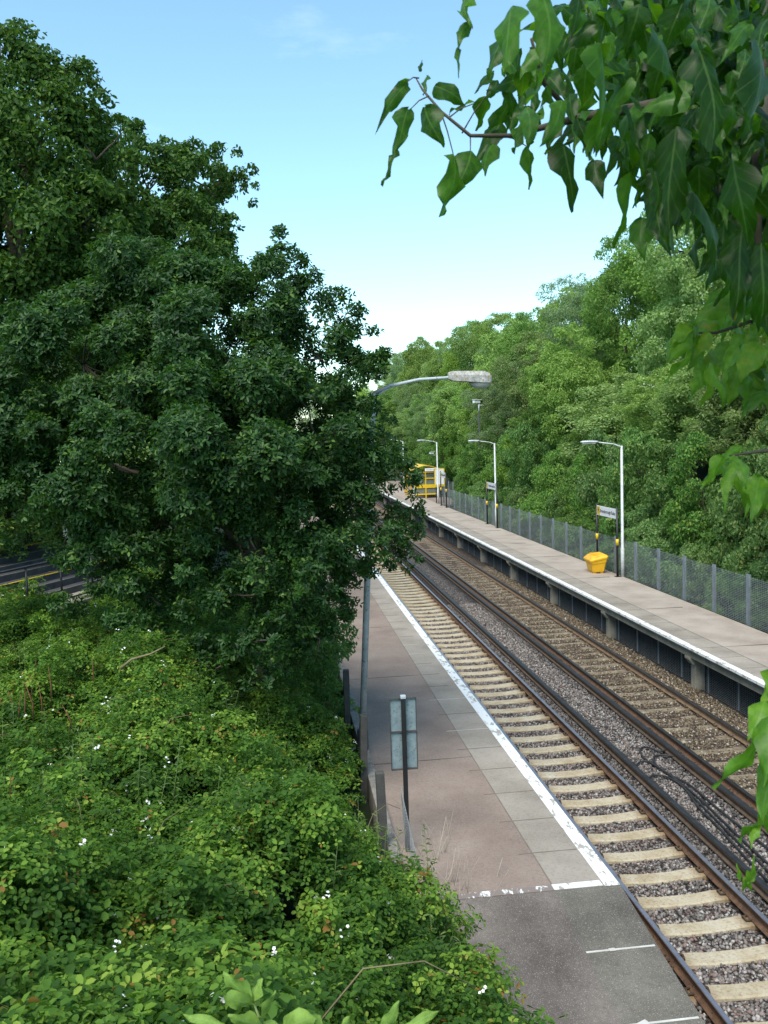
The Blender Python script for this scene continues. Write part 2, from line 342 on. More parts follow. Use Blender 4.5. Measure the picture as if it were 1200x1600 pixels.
def crown_points(blobs, n, puff=.3, pr=(.22, .42), depth=.5, flat=.75, keep_under=.35):
    """blobs (k,6) ellipsoids -> points on leafy puffs spread over their shells, with outward directions"""
    B = np.array(blobs, float); area = (B[:, 3]*B[:, 4]*B[:, 5])**(2/3); Ps = []; Os = []
    Q = []; 
    for b, a in zip(B, area):
        k = max(10, int(26*a/ (puff*4)**2 * 1.0)); k = min(k, 260)
        u = unit(rnd(k)); rr = RNG.uniform(depth, 1.0, (k, 1))**.6
        c = b[:3]+u*b[3:]*rr
        R = RNG.uniform(*pr, (k,))*np.cbrt(b[3]*b[4]*b[5])
        # drop puffs deep inside another blob
        ok = np.ones(k, bool)
        for b2 in B:
            if b2 is b: continue
            q = (((c-b2[:3])/b2[3:])**2).sum(1); ok &= q > .45
        for cc, r_, uu, o in zip(c, R, u, ok):
            if o: Q.append((cc, r_, uu))
    R2 = np.array([q[1]**2 for q in Q]); cnt = np.maximum(3, (n*R2/R2.sum())).astype(int)
    for (c, r_, u), k in zip(Q, cnt):
        d = unit(rnd(k)+u*.5+np.array([0, 0, .35]))
        rad = r_*RNG.uniform(.55, 1.12, (k, 1))
        off = d*rad; off[:, 2] *= flat
        Ps.append(c+off); Os.append(d)
    return np.concatenate(Ps), np.concatenate(Os), Q
def foliage(name, blobs, n, size, mat, parent=None, rosette=1, puff=.3, up=.35, tint_pow=1.0, pr=(.22, .42), aspect=.5, flat=.75, depth=.5):
    P, O, Q = crown_points(blobs, n, puff, pr, depth, flat)
    n = len(P); base_t = RNG.random(n)
    if rosette > 1:
        ax = unit(O+rnd(n)*.35+np.array([0, 0, .5]))
        e = unit(np.cross(ax, rnd(n))); g = np.cross(ax, e)
        Pl = []; Dl = []; Nl = []; T = []
        for k in range(rosette):
            an = 2*math.pi*k/rosette + RNG.uniform(-.4, .4, (n, 1)); tilt = RNG.uniform(.15, .8, (n, 1))
            dd = (e*np.cos(an)+g*np.sin(an)); d = unit(dd+ax*tilt)
            Pl.append(P+ax*RNG.uniform(-.9, .5, (n, 1))*size+dd*size*.12); Dl.append(d); Nl.append(unit(ax-d*(ax*d).sum(1, keepdims=True)+rnd(n)*.15)); T.append(np.clip(base_t*.7+RNG.random(n)*.3, 0, 1))
        P = np.concatenate(Pl); D = np.concatenate(Dl); Nn = np.concatenate(Nl); t = np.concatenate(T)
    else:
        Nn = unit(O*.55+rnd(n)*.5+np.array([0, 0, up])); D = unit(np.cross(Nn, rnd(n))-np.array([0, 0, .35])); t = base_t
    L = size*RNG.uniform(.65, 1.3, len(P)); W = L*aspect*RNG.uniform(.85, 1.2, len(P))
    V, F, T = leaves(P, D, Nn, L, W, t**tint_pow)
    return np_mesh(name, V, F, mat, T, parent), Q
def limb(mb, a, b, r0, r1, wob=.12, n=7, sides=7):
    a = Vector(a); b = Vector(b); L = (b-a).length; pts = []
    for i in range(n+1):
        t = i/n; p = a.lerp(b, t); k = math.sin(math.pi*t)*wob*L
        p += Vector((random.uniform(-1, 1), random.uniform(-1, 1), random.uniform(-.3, .9)))*k*.5
        pts.append(p)
    mb.tube(pts, [r0+(r1-r0)*i/n for i in range(n+1)], sides)
    return pts
def trunk_for(blobs, base, r, parent, Q=None, twigs=0, name='trunk', mat=None):
    mb = MB(); B = sorted([tuple(b) for b in blobs], key=lambda b: -b[3]*b[4]*b[5])
    top = max(b[2] for b in B); cx = sum(b[0] for b in B)/len(B); cy = sum(b[1] for b in B)/len(B)
    fork = Vector((base[0]*.6+cx*.4, base[1]*.6+cy*.4, base[2]+(top-base[2])*.42))
    mb.tube([Vector(base)-Vector((0, 0, .6)), Vector(base)+Vector((0, 0, .15)), Vector(base).lerp(fork, .5)+Vector((.08*r*5, 0, 0)), fork], [r*1.5, r*1.15, r*.95, r*.8], 10)
    for b in B[:9]:
        limb(mb, fork, (b[0], b[1], b[2]), r*.5, r*.12)
    if Q and twigs:
        for c, rr, u in random.sample(Q, min(twigs, len(Q))):
            b = min(B, key=lambda b: (b[0]-c[0])**2+(b[1]-c[1])**2+(b[2]-c[2])**2)
            limb(mb, (b[0], b[1], b[2]), tuple(c+u*rr*.4), r*.12, r*.03, .1, 5, 4)
    return mb.build(name, mat or M['bark'], parent)

# ------------------------------------------------------------------ terrain
X1L, X1R, X2L, X2R = 4.709, 6.214, 8.109, 9.614          # rail-head centres
PE1, PE2, PZ = 4.03, 10.29, .915                          # platform edges and level
def sst(t): t = np.clip(t, 0, 1); return t*t*(3-2*t)
def h_left(x, y):
    """bank on the left of the near platform"""
    edge = np.where(y > 11.6, 1.15, 1.15+(11.6-y)*.28); edge = np.minimum(edge, 2.5)
    top = 2.35+.5*sst((9-y)/6)+1.2*sst((3.6-y)/2.6)-.35*sst((y-13)/4)
    z = .55+(top-.55)*sst((edge-x)/3.3)
    z = np.where(y > 17, z, z)
    far = sst((y-24)/12)*sst((-x-4)/10)*6
    return z+far+.9*sst((-x-5)/8)*sst((16-y)/6)
def h_ground(x, y):
    z = np.full(np.shape(x), -.42)
    z = np.where(x < PE1-.35, np.minimum(h_left(x, y), 9), z)
    z = np.where((x > 1.3) & (x < PE1-.35) & (y > 3), -.3, z)
    rx = np.maximum(x-13.3, 0)
    z = np.where(x >= 13.3, -.2+np.minimum(rx*.62, 9.5), z)
    return z
def build_ground():
    xs = np.unique(np.concatenate([np.arange(-160, -12, 8), np.arange(-12, 3.2, .45), [1.29, 1.31, 3.67, 3.69], np.arange(4, 13.3, 1.5), [13.29, 13.31], np.arange(13.6, 32, 1.2), np.arange(34, 180, 9)]))
    ys = np.unique(np.concatenate([np.arange(-40, -2, 6), np.arange(-2, 26, .5), np.arange(26, 130, 3), np.arange(130, 620, 20)]))
    X, Y = np.meshgrid(xs, ys, indexing='ij'); Z = h_ground(X, Y)+np.where((X < .8) | (X > 14), np.sin(X*1.9+Y*.7)*.08+np.sin(Y*1.3-X)*.08, 0)
    V = np.stack([X, Y, Z], -1).reshape(-1, 3); nx, ny = X.shape
    i = np.arange(nx-1)[:, None]*ny+np.arange(ny-1)[None]
    F = np.stack([i, i+ny, i+ny+1, i+1], -1).reshape(-1, 4)
    o = np_mesh('ground', V, F, M['undergrowth'], smooth=True); tag(o, kind='structure'); return o
build_ground()
# ballast bed
def h_bal(x):
    z = -.225
    for a, b in ((X1L, X1R), (X2L, X2R)):
        if a-.08 < x < b+.08: z = -.232 if a < 5 else -.195
    if 6.3 < x < 8.0: z = -.13+.03*math.cos((x-7.15)*2.5)
    if x < 4.6: z = -.15-.1*(4.6-x)
    if x > 9.75: z = -.14-.12*(x-9.75)
    return z
xs = [3.68, 4.0, 4.3, 4.55, 4.64, 4.8, 5.1, 5.5, 5.9, 6.12, 6.29, 6.4, 6.7, 7.0, 7.3, 7.6, 7.85, 8.02, 8.2, 8.6, 9.0, 9.4, 9.54, 9.72, 9.9, 10.3, 10.8, 12.9, 13.28]
ys = np.concatenate([np.arange(-20, 2, 2), np.arange(2, 30, .35), np.arange(30, 200, 4)])
X, Y = np.meshgrid(xs, ys, indexing='ij'); Z = np.vectorize(h_bal)(X)+RNG.uniform(-.012, .012, X.shape)
V = np.stack([X, Y, Z], -1).reshape(-1, 3); ny = len(ys); i = np.arange(len(xs)-1)[:, None]*ny+np.arange(ny-1)[None]
tag(np_mesh('ballast', V, np.stack([i, i+ny, i+ny+1, i+1], -1).reshape(-1, 4), M['ballast'], smooth=True), kind='structure')
# loose ballast stones near enough to be told as stones
def stones(name, n, xr, yr, s0, s1, mat, skip=True):
    x = RNG.uniform(*xr, n); u = RNG.random(n); y = yr[0]+(yr[1]-yr[0])*u**1.5
    if skip:
        inr = (np.abs(x-X1L) < .09) | (np.abs(x-X1R) < .09) | (np.abs(x-X2L) < .09) | (np.abs(x-X2R) < .09)
        ph = ((y-9.64+.35) % .7)-.35
        onsl = (np.abs(ph) < .15) & (x > X1L-.2) & (x < X1R+.12) & (RNG.random(n) > .012)
        onsl |= (np.abs(ph+.02) < .11) & (x > X2L) & (x < X2R) & (RNG.random(n) > .12)
        k = ~(inr | onsl); x = x[k]; y = y[k]
    n = len(x); z = np.vectorize(h_bal)(x)
    base = np.array([(0, 0, 1), (.9, 0, .35), (.2, .85, .3), (-.8, .5, .3), (-.7, -.6, .3), (.3, -.9, .3), (.5, .5, -.7), (-.6, .1, -.8), (.2, -.6, -.7)], float)
    F0 = np.array([(0, 1, 2), (0, 2, 3), (0, 3, 4), (0, 4, 5), (0, 5, 1), (1, 6, 2), (2, 6, 3), (3, 6, 7), (3, 7, 4), (4, 7, 8), (4, 8, 5), (5, 8, 1), (1, 8, 6), (6, 8, 7)])
    sc = RNG.uniform(s0, s1, (n, 1, 1))*RNG.uniform(.6, 1.2, (n, 1, 3))
    v = (base[None]+RNG.uniform(-.22, .22, (n, 9, 3)))*sc
    ang = RNG.uniform(0, 6.28, n); ca, sa = np.cos(ang)[:, None], np.sin(ang)[:, None]
    tl = RNG.uniform(-.7, .7, (n, 1)); v = np.stack([v[..., 0], v[..., 1]*np.cos(tl)-v[..., 2]*np.sin(tl), v[..., 1]*np.sin(tl)+v[..., 2]*np.cos(tl)], -1)
    v = np.stack([v[..., 0]*ca-v[..., 1]*sa, v[..., 0]*sa+v[..., 1]*ca, v[..., 2]], -1)
    v += np.stack([x, y, z+RNG.uniform(-.006, .016, n)], -1)[:, None]
    F = (np.arange(n)[:, None, None]*9+F0[None]).reshape(-1, 3)
    t = RNG.random(n)
    dark = np.where((x > 6.25) & (x < 6.85), .55, 1.0)*np.where((x > 7.5) & (x < 8.1), .5, 1)
    o = np_mesh(name, v.reshape(-1, 3), F, mat, np.repeat(t*dark, 14)); return o
tag(stones('ballast_stones', 64000, (4.05, 8.05), (6.5, 34), .014, .036, M['stone']), 'loose grey and pinkish ballast stones between and beside the nearer track', 'ballast', kind='stuff')
def mat_brownstone():
    m = M['stone'].copy(); m.name = 'brown_ballast_stone'; r = [n for n in m.node_tree.nodes if n.type == 'VALTORGB'][0]
    for e, c in zip(r.color_ramp.elements, [(.05, .036, .022), (.10, .075, .045), (.16, .12, .075), (.19, .14, .09), (.23, .19, .13), (.42, .38, .32)]): e.color = (*c, 1)
    return m
tag(stones('ballast_stones', 34000, (8.1, 10.6), (12, 44), .014, .034, mat_brownstone()), 'brown stained ballast stones under the farther track', 'ballast', kind='stuff')
# ------------------------------------------------------------------ sleepers and rails
def sleeper_mesh(top_mid, top_seat, L=2.5, wd=.27):
    mb = MB(); xs_ = [-L/2, -L/2+.02, -1.0, -.55, -.25, .0, .25, .55, 1.0, L/2-.02, L/2]
    rings = []
    for x in xs_:
        k = min(1, max(0, (abs(x)-.2)/.35)); zt = top_mid+(top_seat-top_mid)*k*k*(3-2*k)
        if abs(x) > L/2-.01: zt -= .02
        w_ = wd/2
        rings.append([mb.bm.verts.new(p) for p in ((x, -w_-.02, -.4), (x, -w_, zt-.02), (x, -w_+.02, zt), (x, w_-.02, zt), (x, w_, zt-.02), (x, w_+.02, -.4))])
    for a, b in zip(rings, rings[1:]):
        for j in range(6): mb.bm.faces.new((a[j], a[(j+1) % 6], b[(j+1) % 6], b[j]))
    mb.bm.faces.new(rings[0]); mb.bm.faces.new(rings[-1][::-1]); return mb
def clip_mb(x, sg):
    return MB().tube([(x+sg*.06, -.06, -.135), (x+sg*.13, -.05, -.14), (x+sg*.135, 0, -.118), (x+sg*.13, .05, -.14), (x+sg*.06, .06, -.135)], [.016, .019, .017, .019, .016], 5)
SC1 = (X1L+X1R)/2; SC2 = (X2L+X2R)/2
s0 = sleeper_mesh(-.190, -.163).build('sleeper', M['sleeper'])
tag(s0, 'cream concrete sleeper lying under the nearer track', 'sleeper', 'concrete sleepers of the nearer track')
for sx in (-.7525, .7525):
    for sg in (-1, 1): clip_mb(sx, sg).build('rail_clip', M['clip'], s0)
y = 9.64-.7*4; first = True
while y < 92:
    o = s0 if first else (copy_tree(s0) if y < 32 else bare(s0))
    o.location = (SC1+random.uniform(-.015, .015), y+random.uniform(-.012, .012), random.uniform(-.004, .003)); o.rotation_euler = (0, 0, random.uniform(-.008, .008)); first = False; y += .7
s1 = sleeper_mesh(-.185, -.163, wd=.24).build('sleeper', M['sleeper_brown'])
tag(s1, 'dirty brown concrete sleeper half buried under the farther track', 'sleeper', 'brown sleepers of the farther track')
for sx in (-.7525, .7525):
    for sg in (-1, 1): clip_mb(sx, sg).build('rail_clip', M['clip'], s1)
y = 13.0; first = True
while y < 92:
    o = s1 if first else (copy_tree(s1) if y < 32 else bare(s1))
    o.location = (SC2+random.uniform(-.03, .03), y+random.uniform(-.03, .03), random.uniform(-.014, .004)); o.rotation_euler = (0, 0, random.uniform(-.015, .015)); first = False; y += .7
RP = [(-.07, -.159), (.07, -.159), (.07, -.148), (.03, -.135), (.009, -.115), (.009, -.045), (.034, -.03), (.036, -.008), (.028, 0), (-.028, 0), (-.036, -.008), (-.034, -.03), (-.009, -.045), (-.009, -.115), (-.03, -.135), (-.07, -.148)]
RM = [0]*16; RM[7] = RM[8] = RM[9] = 1
def rail(x, mats, label, fxn=None):
    o = MB().prism([(a+x, b) for a, b in RP], -15, 200, RM).build('running_rail', mats)
    return tag(o, label, 'rail')
rail(X1L, [M['rust'], M['railhead']], 'rusty running rail of the nearer track beside the near platform edge')
rail(X1R, [M['rust'], M['railhead']], 'running rail with shiny purplish head, right rail of the nearer track')
rail(X2L, [M['rust'], M['railhead2']], 'brown running rail of the farther track beside its dark conductor rail')
rail(X2R, [M['rust_pale'], M['railhead2']], 'light brown running rail nearest the far platform')
CP = [(-.068, -.075), (.068, -.075), (.068, -.055), (.028, -.035), (.028, .02), (.05, .03), (.052, .07), (.045, .078), (-.045, .078), (-.052, .07), (-.05, .03), (-.028, .02), (-.028, -.035), (-.068, -.055)]
CM = [0]*14; CM[6] = CM[7] = CM[8] = 1
for x, la in ((6.60, 'black conductor rail raised beside the nearer track'), (7.72, 'dark bluish conductor rail raised beside the farther track')):
    r_ = empty('conductor_rail', (x, 0, 0), label=la, cat='rail')
    MB().prism(CP, -15, 200, CM).build('rail_bar', [M['condside'], M['condhead']], r_)
    pot = MB().tube([(0, 8.2, -.2), (0, 8.2, -.13), (0, 8.2, -.125), (0, 8.2, -.076)], [.07, .07, .045, .05], 10).build('insulator', M['grey_kerb'], r_)
    for k in range(1, 26):
        c = pot.copy(); COL.objects.link(c); c.location = (0, 2.8*k, 0)

# ------------------------------------------------------------------ near platform
pf = empty('station_platform', (2.6, 20, 0), label='near platform with pinkish surface, pale coping slabs and white edge line', cat='platform')
def P(mb, name, mat, par=pf, off=(2.6, 20, 0), **k):
    o = mb.build(name, mat, par, **k); o.location = (-off[0], -off[1], -off[2]); return o
YR = 10.3                                                   # top of the end ramp
def rz_(y): return PZ-.14*max(0, YR-y)
P(MB().prism([(1.45, -.3), (3.2, -.3), (3.2, PZ), (1.45, PZ-.02)], YR, 150, [0, 0, 0, 0]), 'surface', M['asphalt'])
P(MB().prism([(3.2, -.3), (3.8, -.3), (3.8, PZ-.1), (PE1-.012, PZ-.1), (PE1, PZ-.085), (PE1, PZ-.012), (PE1-.012, PZ), (3.2, PZ)], YR, 150), 'coping', M['coping'])
def ramp_piece(x0, x1, z0=-.3):
    mb = MB(); y0, y1 = 3.2, YR
    v = [mb.bm.verts.new(p) for p in ((x0, y0, z0), (x1, y0, z0), (x1, y0, rz_(y0)), (x0, y0, rz_(y0)), (x0, y1, z0), (x1, y1, z0), (x1, y1, PZ-.001), (x0, y1, PZ-.001))]
    for q in ((0, 1, 2, 3), (4, 7, 6, 5), (0, 4, 5, 1), (3, 2, 6, 7), (0, 3, 7, 4), (1, 5, 6, 2)): mb.bm.faces.new([v[i] for i in q])
    return mb
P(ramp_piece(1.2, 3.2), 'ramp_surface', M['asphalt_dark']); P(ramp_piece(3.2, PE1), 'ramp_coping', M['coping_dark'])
P(MB().prism([(PE1-.2, PZ+.003), (PE1-.006, PZ+.003), (PE1-.006, PZ+.005), (PE1-.2, PZ+.005)], YR-.02, 150), 'white_line', M['paint'])
P(MB().box((3.5, YR+.07, PZ+.004), (.62, .13, .003)), 'white_line', M['paint'])
P(MB().box((2.33, YR+.06, PZ+.004), (1.72, .13, .003)), 'white_line', M['paint_worn'])
jb = MB(); jc = MB()
jy = YR+1.0
while jy < 60:
    (jb if random.random() < .35 and jy < 26 else jc).box((3.415, jy, PZ+.0035), (.80 if jy < 19 else .43, .016, .003)); jy += 1.02
P(jb, 'slab_joint', M['joint']); P(jc, 'slab_joint', M['crack'])
jr = MB()
for yy in (9.2, 8.15, 7.1): jr.box((3.6, yy, rz_(yy)+.004), (.8, .028, .006))
jr.box((3.5, 9.2, rz_(9.2)+.006), (.07, .05, .006)); jr.box((3.42, 8.15, rz_(8.15)+.006), (.11, .075, .006), .4)
P(jr, 'slab_joint', M['joint'])
jl = MB().box((3.2, 80, PZ+.0025), (.016, 139.4, .003))
for yy in (15.0, 20.5, 26, 33): jl.box((2.33, yy, PZ+.0015), (1.72, .018, .003))
P(jl, 'surface_joint', M['crack'])
pv = MB()
for yy in np.arange(4, 20, 1.5): pv.box((3.72, yy+.75, .15), (.1, 1.49, 1.0 if yy > YR else .3))
P(pv, 'facing_wall', M['concrete'])
# concrete edging and fence posts behind the near platform
k = empty('platform_kerb', (1.36, 20, 0), label='weathered grey concrete kerb along the back of the near platform', cat='kerb')
kb = MB()
yy = 11.2
while yy < 60:
    kb.box((0, yy-20+.9, PZ-.18), (.15+random.uniform(-.01, .01), 1.79, .55), random.uniform(-.004, .004), .012); yy += 1.8
kb.build('kerb_block', M['grey_kerb'], k)
lab = ['dark concrete fence post beside the small sign, at the end of the grey kerb', 'dark rounded fence post right of the grey lamp column base']
post0 = None
for i, yy in enumerate([11.75, 14.3, 17.2, 20.1, 23, 26]):
    mb = MB().box((0, 0, .25), (.115, .13, 1.9), 0, .012 if i else .004)
    mb.build('fence_post', M['post_concrete'])
    o = bpy.context.scene.objects[-1] if False else [q for q in bpy.data.objects if q.name.startswith('fence_post')][-1]
    o.location = (1.26-.012*(yy-11), yy, .82); o.rotation_euler = (0, random.uniform(-.03, .03), 0)
    tag(o, lab[i] if i < 2 else 'dark concrete fence post behind the near platform, beyond the lamp column', 'post', 'concrete posts behind the near platform')
# ------------------------------------------------------------------ far platform
fp = empty('station_platform', (11.6, 40, 0), label='far platform with white edge line, raised on concrete supports', cat='platform')
P2 = lambda mb, n, m_, **k_: P(mb, n, m_, fp, (11.6, 40, 0), **k_)
P2(MB().prism([(PE2+.85, PZ-.16), (13.02, PZ-.16), (13.02, PZ-.03), (PE2+.85, PZ)], 3, 150), 'surface', M['asphalt_far'])
P2(MB().prism([(12.97+.052, PZ-.16), (15.2, PZ-.16), (15.2, PZ-.035), (13.022, PZ-.035)], 71, 110), 'surface', M['asphalt'])
P2(MB().prism([(PE2+.03, PZ-.075), (PE2+.85, PZ-.075), (PE2+.85, PZ-.002), (PE2+.015, PZ), (PE2, PZ-.012), (PE2, PZ-.06)], 3, 150), 'coping', M['coping'])
P2(MB().prism([(PE2-.004, PZ-.055), (PE2+.18, PZ+.002), (PE2+.18, PZ+.006), (PE2-.006, PZ+.005), (PE2-.008, PZ-.055)], 3, 150), 'white_line', M['paint'])
P2(MB().prism([(PE2+.10, PZ-.30), (PE2+.28, PZ-.30), (PE2+.28, PZ-.077), (PE2+.10, PZ-.077)], 3, 150), 'edge_beam', M['concrete'])
P2(MB().prism([(13.0, -.4), (13.04, -.4), (13.04, PZ-.17), (13.0, PZ-.17)], 3, 150), 'back_wall', M['post_concrete'])
jc = MB()
yy = 6
while yy < 80: jc.box((11.6+random.uniform(-.3, .4), yy, PZ-.004), (1.9, .02, .012)); yy += random.choice([5.1, 6.2])
P2(jc, 'surface_joint', M['crack'])
j2 = MB(); yy = 5
while yy < 70: j2.box((PE2+.52, yy, PZ+.0005), (.64, .014, .003)); yy += 1.02
j2.box((PE2+.85, 60, PZ+.0025), (.014, 110, .003)); P2(j2, 'slab_joint', M['crack'])
sup = MB()
sup.box((0, 0, .06), (.26, .24, .86), bev=.01)
pr = [(-.30, .62), (-.30, .56), (-.2, .42), (.2, .42), (.2, .62)]
vs = [[sup.bm.verts.new((a, yy, b)) for a, b in pr] for yy in (-.13, .13)]
for i in range(5): sup.bm.faces.new((vs[0][i], vs[0][(i+1) % 5], vs[1][(i+1) % 5], vs[1][i]))
sup.bm.faces.new(vs[0]); sup.bm.faces.new(vs[1][::-1])
so_ = sup.build('support', M['concrete'], fp); yy = 9.6; first = True
while yy < 90:
    c = so_ if first else so_.copy()
    if not first: COL.objects.link(c)
    c.location = (PE2+.36-11.6, yy-40, 0); first = False; yy += 6.05
# ------------------------------------------------------------------ mesh fences
def mesh_fence(name, x, y0, y1, z0, z1, post_dy, post_size, label, cell=(.05, .05), wr=.0035, steel='fence_steel', off=0.04, ph=0, first_post=None):
    r_ = empty(name, (x, y0, z0), label=label, cat='fence')
    H = z1-z0
    # wires as thin 3-sided bars
    V = []; F = []
    def bars(A, B, rr):
        n = len(A); D = unit(B-A); a = unit(np.cross(D, np.array([.3, .5, .8]))); b = np.cross(D, a)
        vs = []
        for E in (A, B):
            for t in range(3):
                an = t*2.094; vs.append(E+(a*math.cos(an)+b*math.sin(an))*rr)
        v = np.stack(vs, 1).reshape(-1, 3); base = np.arange(n)[:, None]*6
        f = np.concatenate([base+np.array([t, (t+1) % 3, 3+(t+1) % 3, 3+t]) for t in range(3)])
        return v, f
    zz = np.arange(.03, H, cell[1]); A = np.stack([np.full(len(zz), -off), np.zeros(len(zz)), zz], 1); B = A+np.array([0, y1-y0, 0])
    v1, f1 = bars(A, B, wr)
    yy = np.arange(0, y1-y0, cell[0]); A = np.stack([np.full(len(yy), -off-.004), yy, np.zeros(len(yy))], 1); B = A+np.array([0, 0, H])
    v2, f2 = bars(A, B, wr*.55)
    np_mesh('wire_mesh', np.concatenate([v1, v2]), np.concatenate([f1, f2+len(v1)]), M['wire'], parent=r_)
    mb = MB(); w_, d_ = post_size
    mb.box((0, 0, H/2), (w_*.3, d_, H+.06)); mb.box((w_*.3, d_/2-.01, H/2), (w_*.6, .016, H+.055)); mb.box((w_*.3, -d_/2+.01, H/2), (w_*.6, .016, H+.055))
    p0 = mb.build('post', M[steel], r_); yy = (first_post or y0)-y0; first = True; n = 0
    while yy < y1-y0 and n < 99:
        c = p0 if first else p0.copy()
        if not first: COL.objects.link(c)
        c.location = (0, yy, 0); first = False; yy += post_dy; n += 1
    return r_
mesh_fence('mesh_fence', 13.12, 12, 70.5, PZ-.04, PZ+1.38, 2.0, (.08, .15), 'grey steel mesh fence along the back of the far platform', cell=(.1, .05), wr=.005, first_post=13.7)
mesh_fence('mesh_fence', 15.25, 70.8, 110, PZ-.04, PZ+1.38, 2.0, (.08, .15), 'short grey fence run behind the yellow shelter', cell=(.2, .1))
mesh_fence('underplatform_fence', PE2+.44, 6.2, 90, -.3, PZ-.16, 1.51, (.03, .05), 'low wire mesh screen between the supports under the far platform', cell=(.1, .045), wr=.0028)

# ------------------------------------------------------------------ platform lamps
def lamp(name, loc, label, H=5.0, group=None):
    r_ = empty(name, loc, label=label, cat='lamp', group=group)
    MB().tube([(0, 0, -.1), (0, 0, 1.1), (0, 0, 1.12), (0, 0, H)], [.075, .072, .056, .045], 12).build('post', M['pale_post'], r_)
    MB().tube([(.02, 0, H-.12), (-.06, 0, H-.02), (-.3, 0, H+.07), (-.95, 0, H+.17)], [.036, .032, .026, .024], 8).build('arm', M['pale_post'], r_)
    mb = MB()
    prof = [(-.9, .03, .04), (-1.0, .065, .055), (-1.25, .10, .065), (-1.5, .095, .055), (-1.6, .04, .03)]
    rings = []
    for x, wd, hh in prof:
        z0 = H+.17+.02*(-.9-x)
        rings.append([mb.bm.verts.new((x, wd*math.cos(a), z0+hh*(math.sin(a) if math.sin(a) > 0 else .35*math.sin(a)))) for a in [2*math.pi*j/12 for j in range(12)]])
    for a, b in zip(rings, rings[1:]):
        for j in range(12): mb.bm.faces.new((a[j], a[(j+1) % 12], b[(j+1) % 12], b[j]))
    mb.bm.faces.new(rings[0]); mb.bm.faces.new(rings[-1][::-1])
    ln = mb.build('lantern', M['pale_post'], r_, smooth=True)
    MB().box((-1.28, 0, H+.135), (.5, .13, .05), bev=.02).build('diffuser', M['diffuser'], ln)
    return r_
l1 = lamp('platform_lamp', (12.99, 32.6, PZ-.03), 'pale single-arm lamp post beside the yellow grit bin', group='lamp posts on the far platform')
l2 = copy_tree(l1, (12.95, 52.2, PZ-.03)); l2['label'] = 'pale lamp post beside the second station nameboard'
l3 = copy_tree(l1, (12.93, 71.3, PZ-.03)); l3['label'] = 'pale lamp post with small camera, just in front of the yellow shelter'
l4 = copy_tree(l1, (13.0, 91.0, PZ-.03)); l4['label'] = 'farthest pale lamp post with camera, behind the shelter roof'
def cctv(loc, label, pole=None):
    r_ = empty('security_camera', loc, label=label, cat='camera', group='security cameras on posts')
    MB().box((-.14, -.04, .0), (.34, .15, .13), .4, .02).build('housing', M['white'], r_)
    MB().box((-.12, -.05, .085), (.42, .19, .02), .4, .006).build('sunshield', M['white'], r_)
    MB().tube([(0, 0, -.02), (0, 0, -.16), (.18, 0, -.17)], .022, 6).build('bracket', M['white'], r_)
    return r_
cctv((12.62, 71.3, PZ+4.1), 'small white camera on the lamp post in front of the shelter')
cctv((12.7, 91.0, PZ+4.0), 'small white camera on the farthest lamp post')
q = at_y(748, 632, 68)
cp = empty('camera_pole', (q[0], 68, 1.0), label='thin dark pole rising from the bank trees with a white camera on top', cat='pole')
MB().tube([(0, 0, -.5), (0, 0, q[2]-1.0)], [.06, .045], 10).build('pole', M['sleeve'], cp)
MB().tube([(0, 0, q[2]-1.55), (0, 0, q[2]-.95)], [.06, .06], 10).build('collar', M['pale_post'], cp)
c3 = cctv((q[0]+.05, 68, q[2]+.22), 'white security camera on top of the thin pole among the trees'); c3.scale = (1.7, 1.7, 1.7)
# near lamp
B0 = at_z(566, 1190, .75); B0[1] = 15.5; B0[0] = at_y(566, 1180, 15.5)[0]
T0 = at_y(583, 612, 15.6); A1 = at_y(640, 602, 15.6); A2 = at_y(700, 590, 15.6)
nl = empty('street_lamp', tuple(B0), label='tall grey lamp column with mossy lantern, half hidden by the dark tree', cat='lamp')
loc = lambda p: Vector(tuple(p))-Vector(tuple(B0))
bt = loc(at_y(569, 1150, 15.5))
MB().tube([Vector((0, 0, -.8)), loc(at_y(566.5, 1142, 15.5)), loc(at_y(566.6, 1139, 15.5))], [.105, .10, .085], 14).build('base_sleeve', M['sleeve'], nl)
MB().tube([loc(at_y(566.5, 1143, 15.5)), loc(T0)], [.06, .052], 14).build('column', M['galv'], nl)
mb = MB().tube([loc(T0)-Vector((0, 0, .12)), loc(T0)+Vector((0, 0, .0))], [.058, .05], 12)
mb.tube([loc(T0)-Vector((0, 0, .03)), loc(at_y(610, 603, 15.6)), loc(at_y(655, 593, 15.6)), loc(A2), loc(at_y(708, 589, 15.6))], [.036, .032, .028, .026, .026], 10)
mb.tube([loc(T0)-Vector((0, 0, .11)), loc(at_y(596, 613, 15.6)), loc(at_y(612, 604, 15.6))], [.02, .02, .015], 6)
mb.build('arm', M['galv'], nl)
hb = MB(); secs = [(700, 582, 592, .05), (706, 580, 595, .09), (735, 580, 597, .13), (755, 580, 598, .13), (764, 583, 598, .11), (767, 588, 598, .07)]
rings = []
for px, t_, b_, wd in secs:
    a = loc(at_y(px, t_, 15.6)); b = loc(at_y(px, b_, 15.6))
    rings.append([hb.bm.verts.new(v) for v in (b+Vector((0, wd, 0)), b.lerp(a, .6)+Vector((0, wd, 0)), a+Vector((0, wd*.6, 0)), a+Vector((0, -wd*.6, 0)), b.lerp(a, .6)+Vector((0, -wd, 0)), b+Vector((0, -wd, 0)))])
for a, b in zip(rings, rings[1:]):
    for j in range(6): hb.bm.faces.new((a[j], a[(j+1) % 6], b[(j+1) % 6], b[j]))
hb.bm.faces.new(rings[0]); hb.bm.faces.new(rings[-1][::-1])
hd = hb.build('lantern', M['lantern_top'], nl)
db = MB(); rings = []
c0 = loc(at_y(750, 598, 15.6))
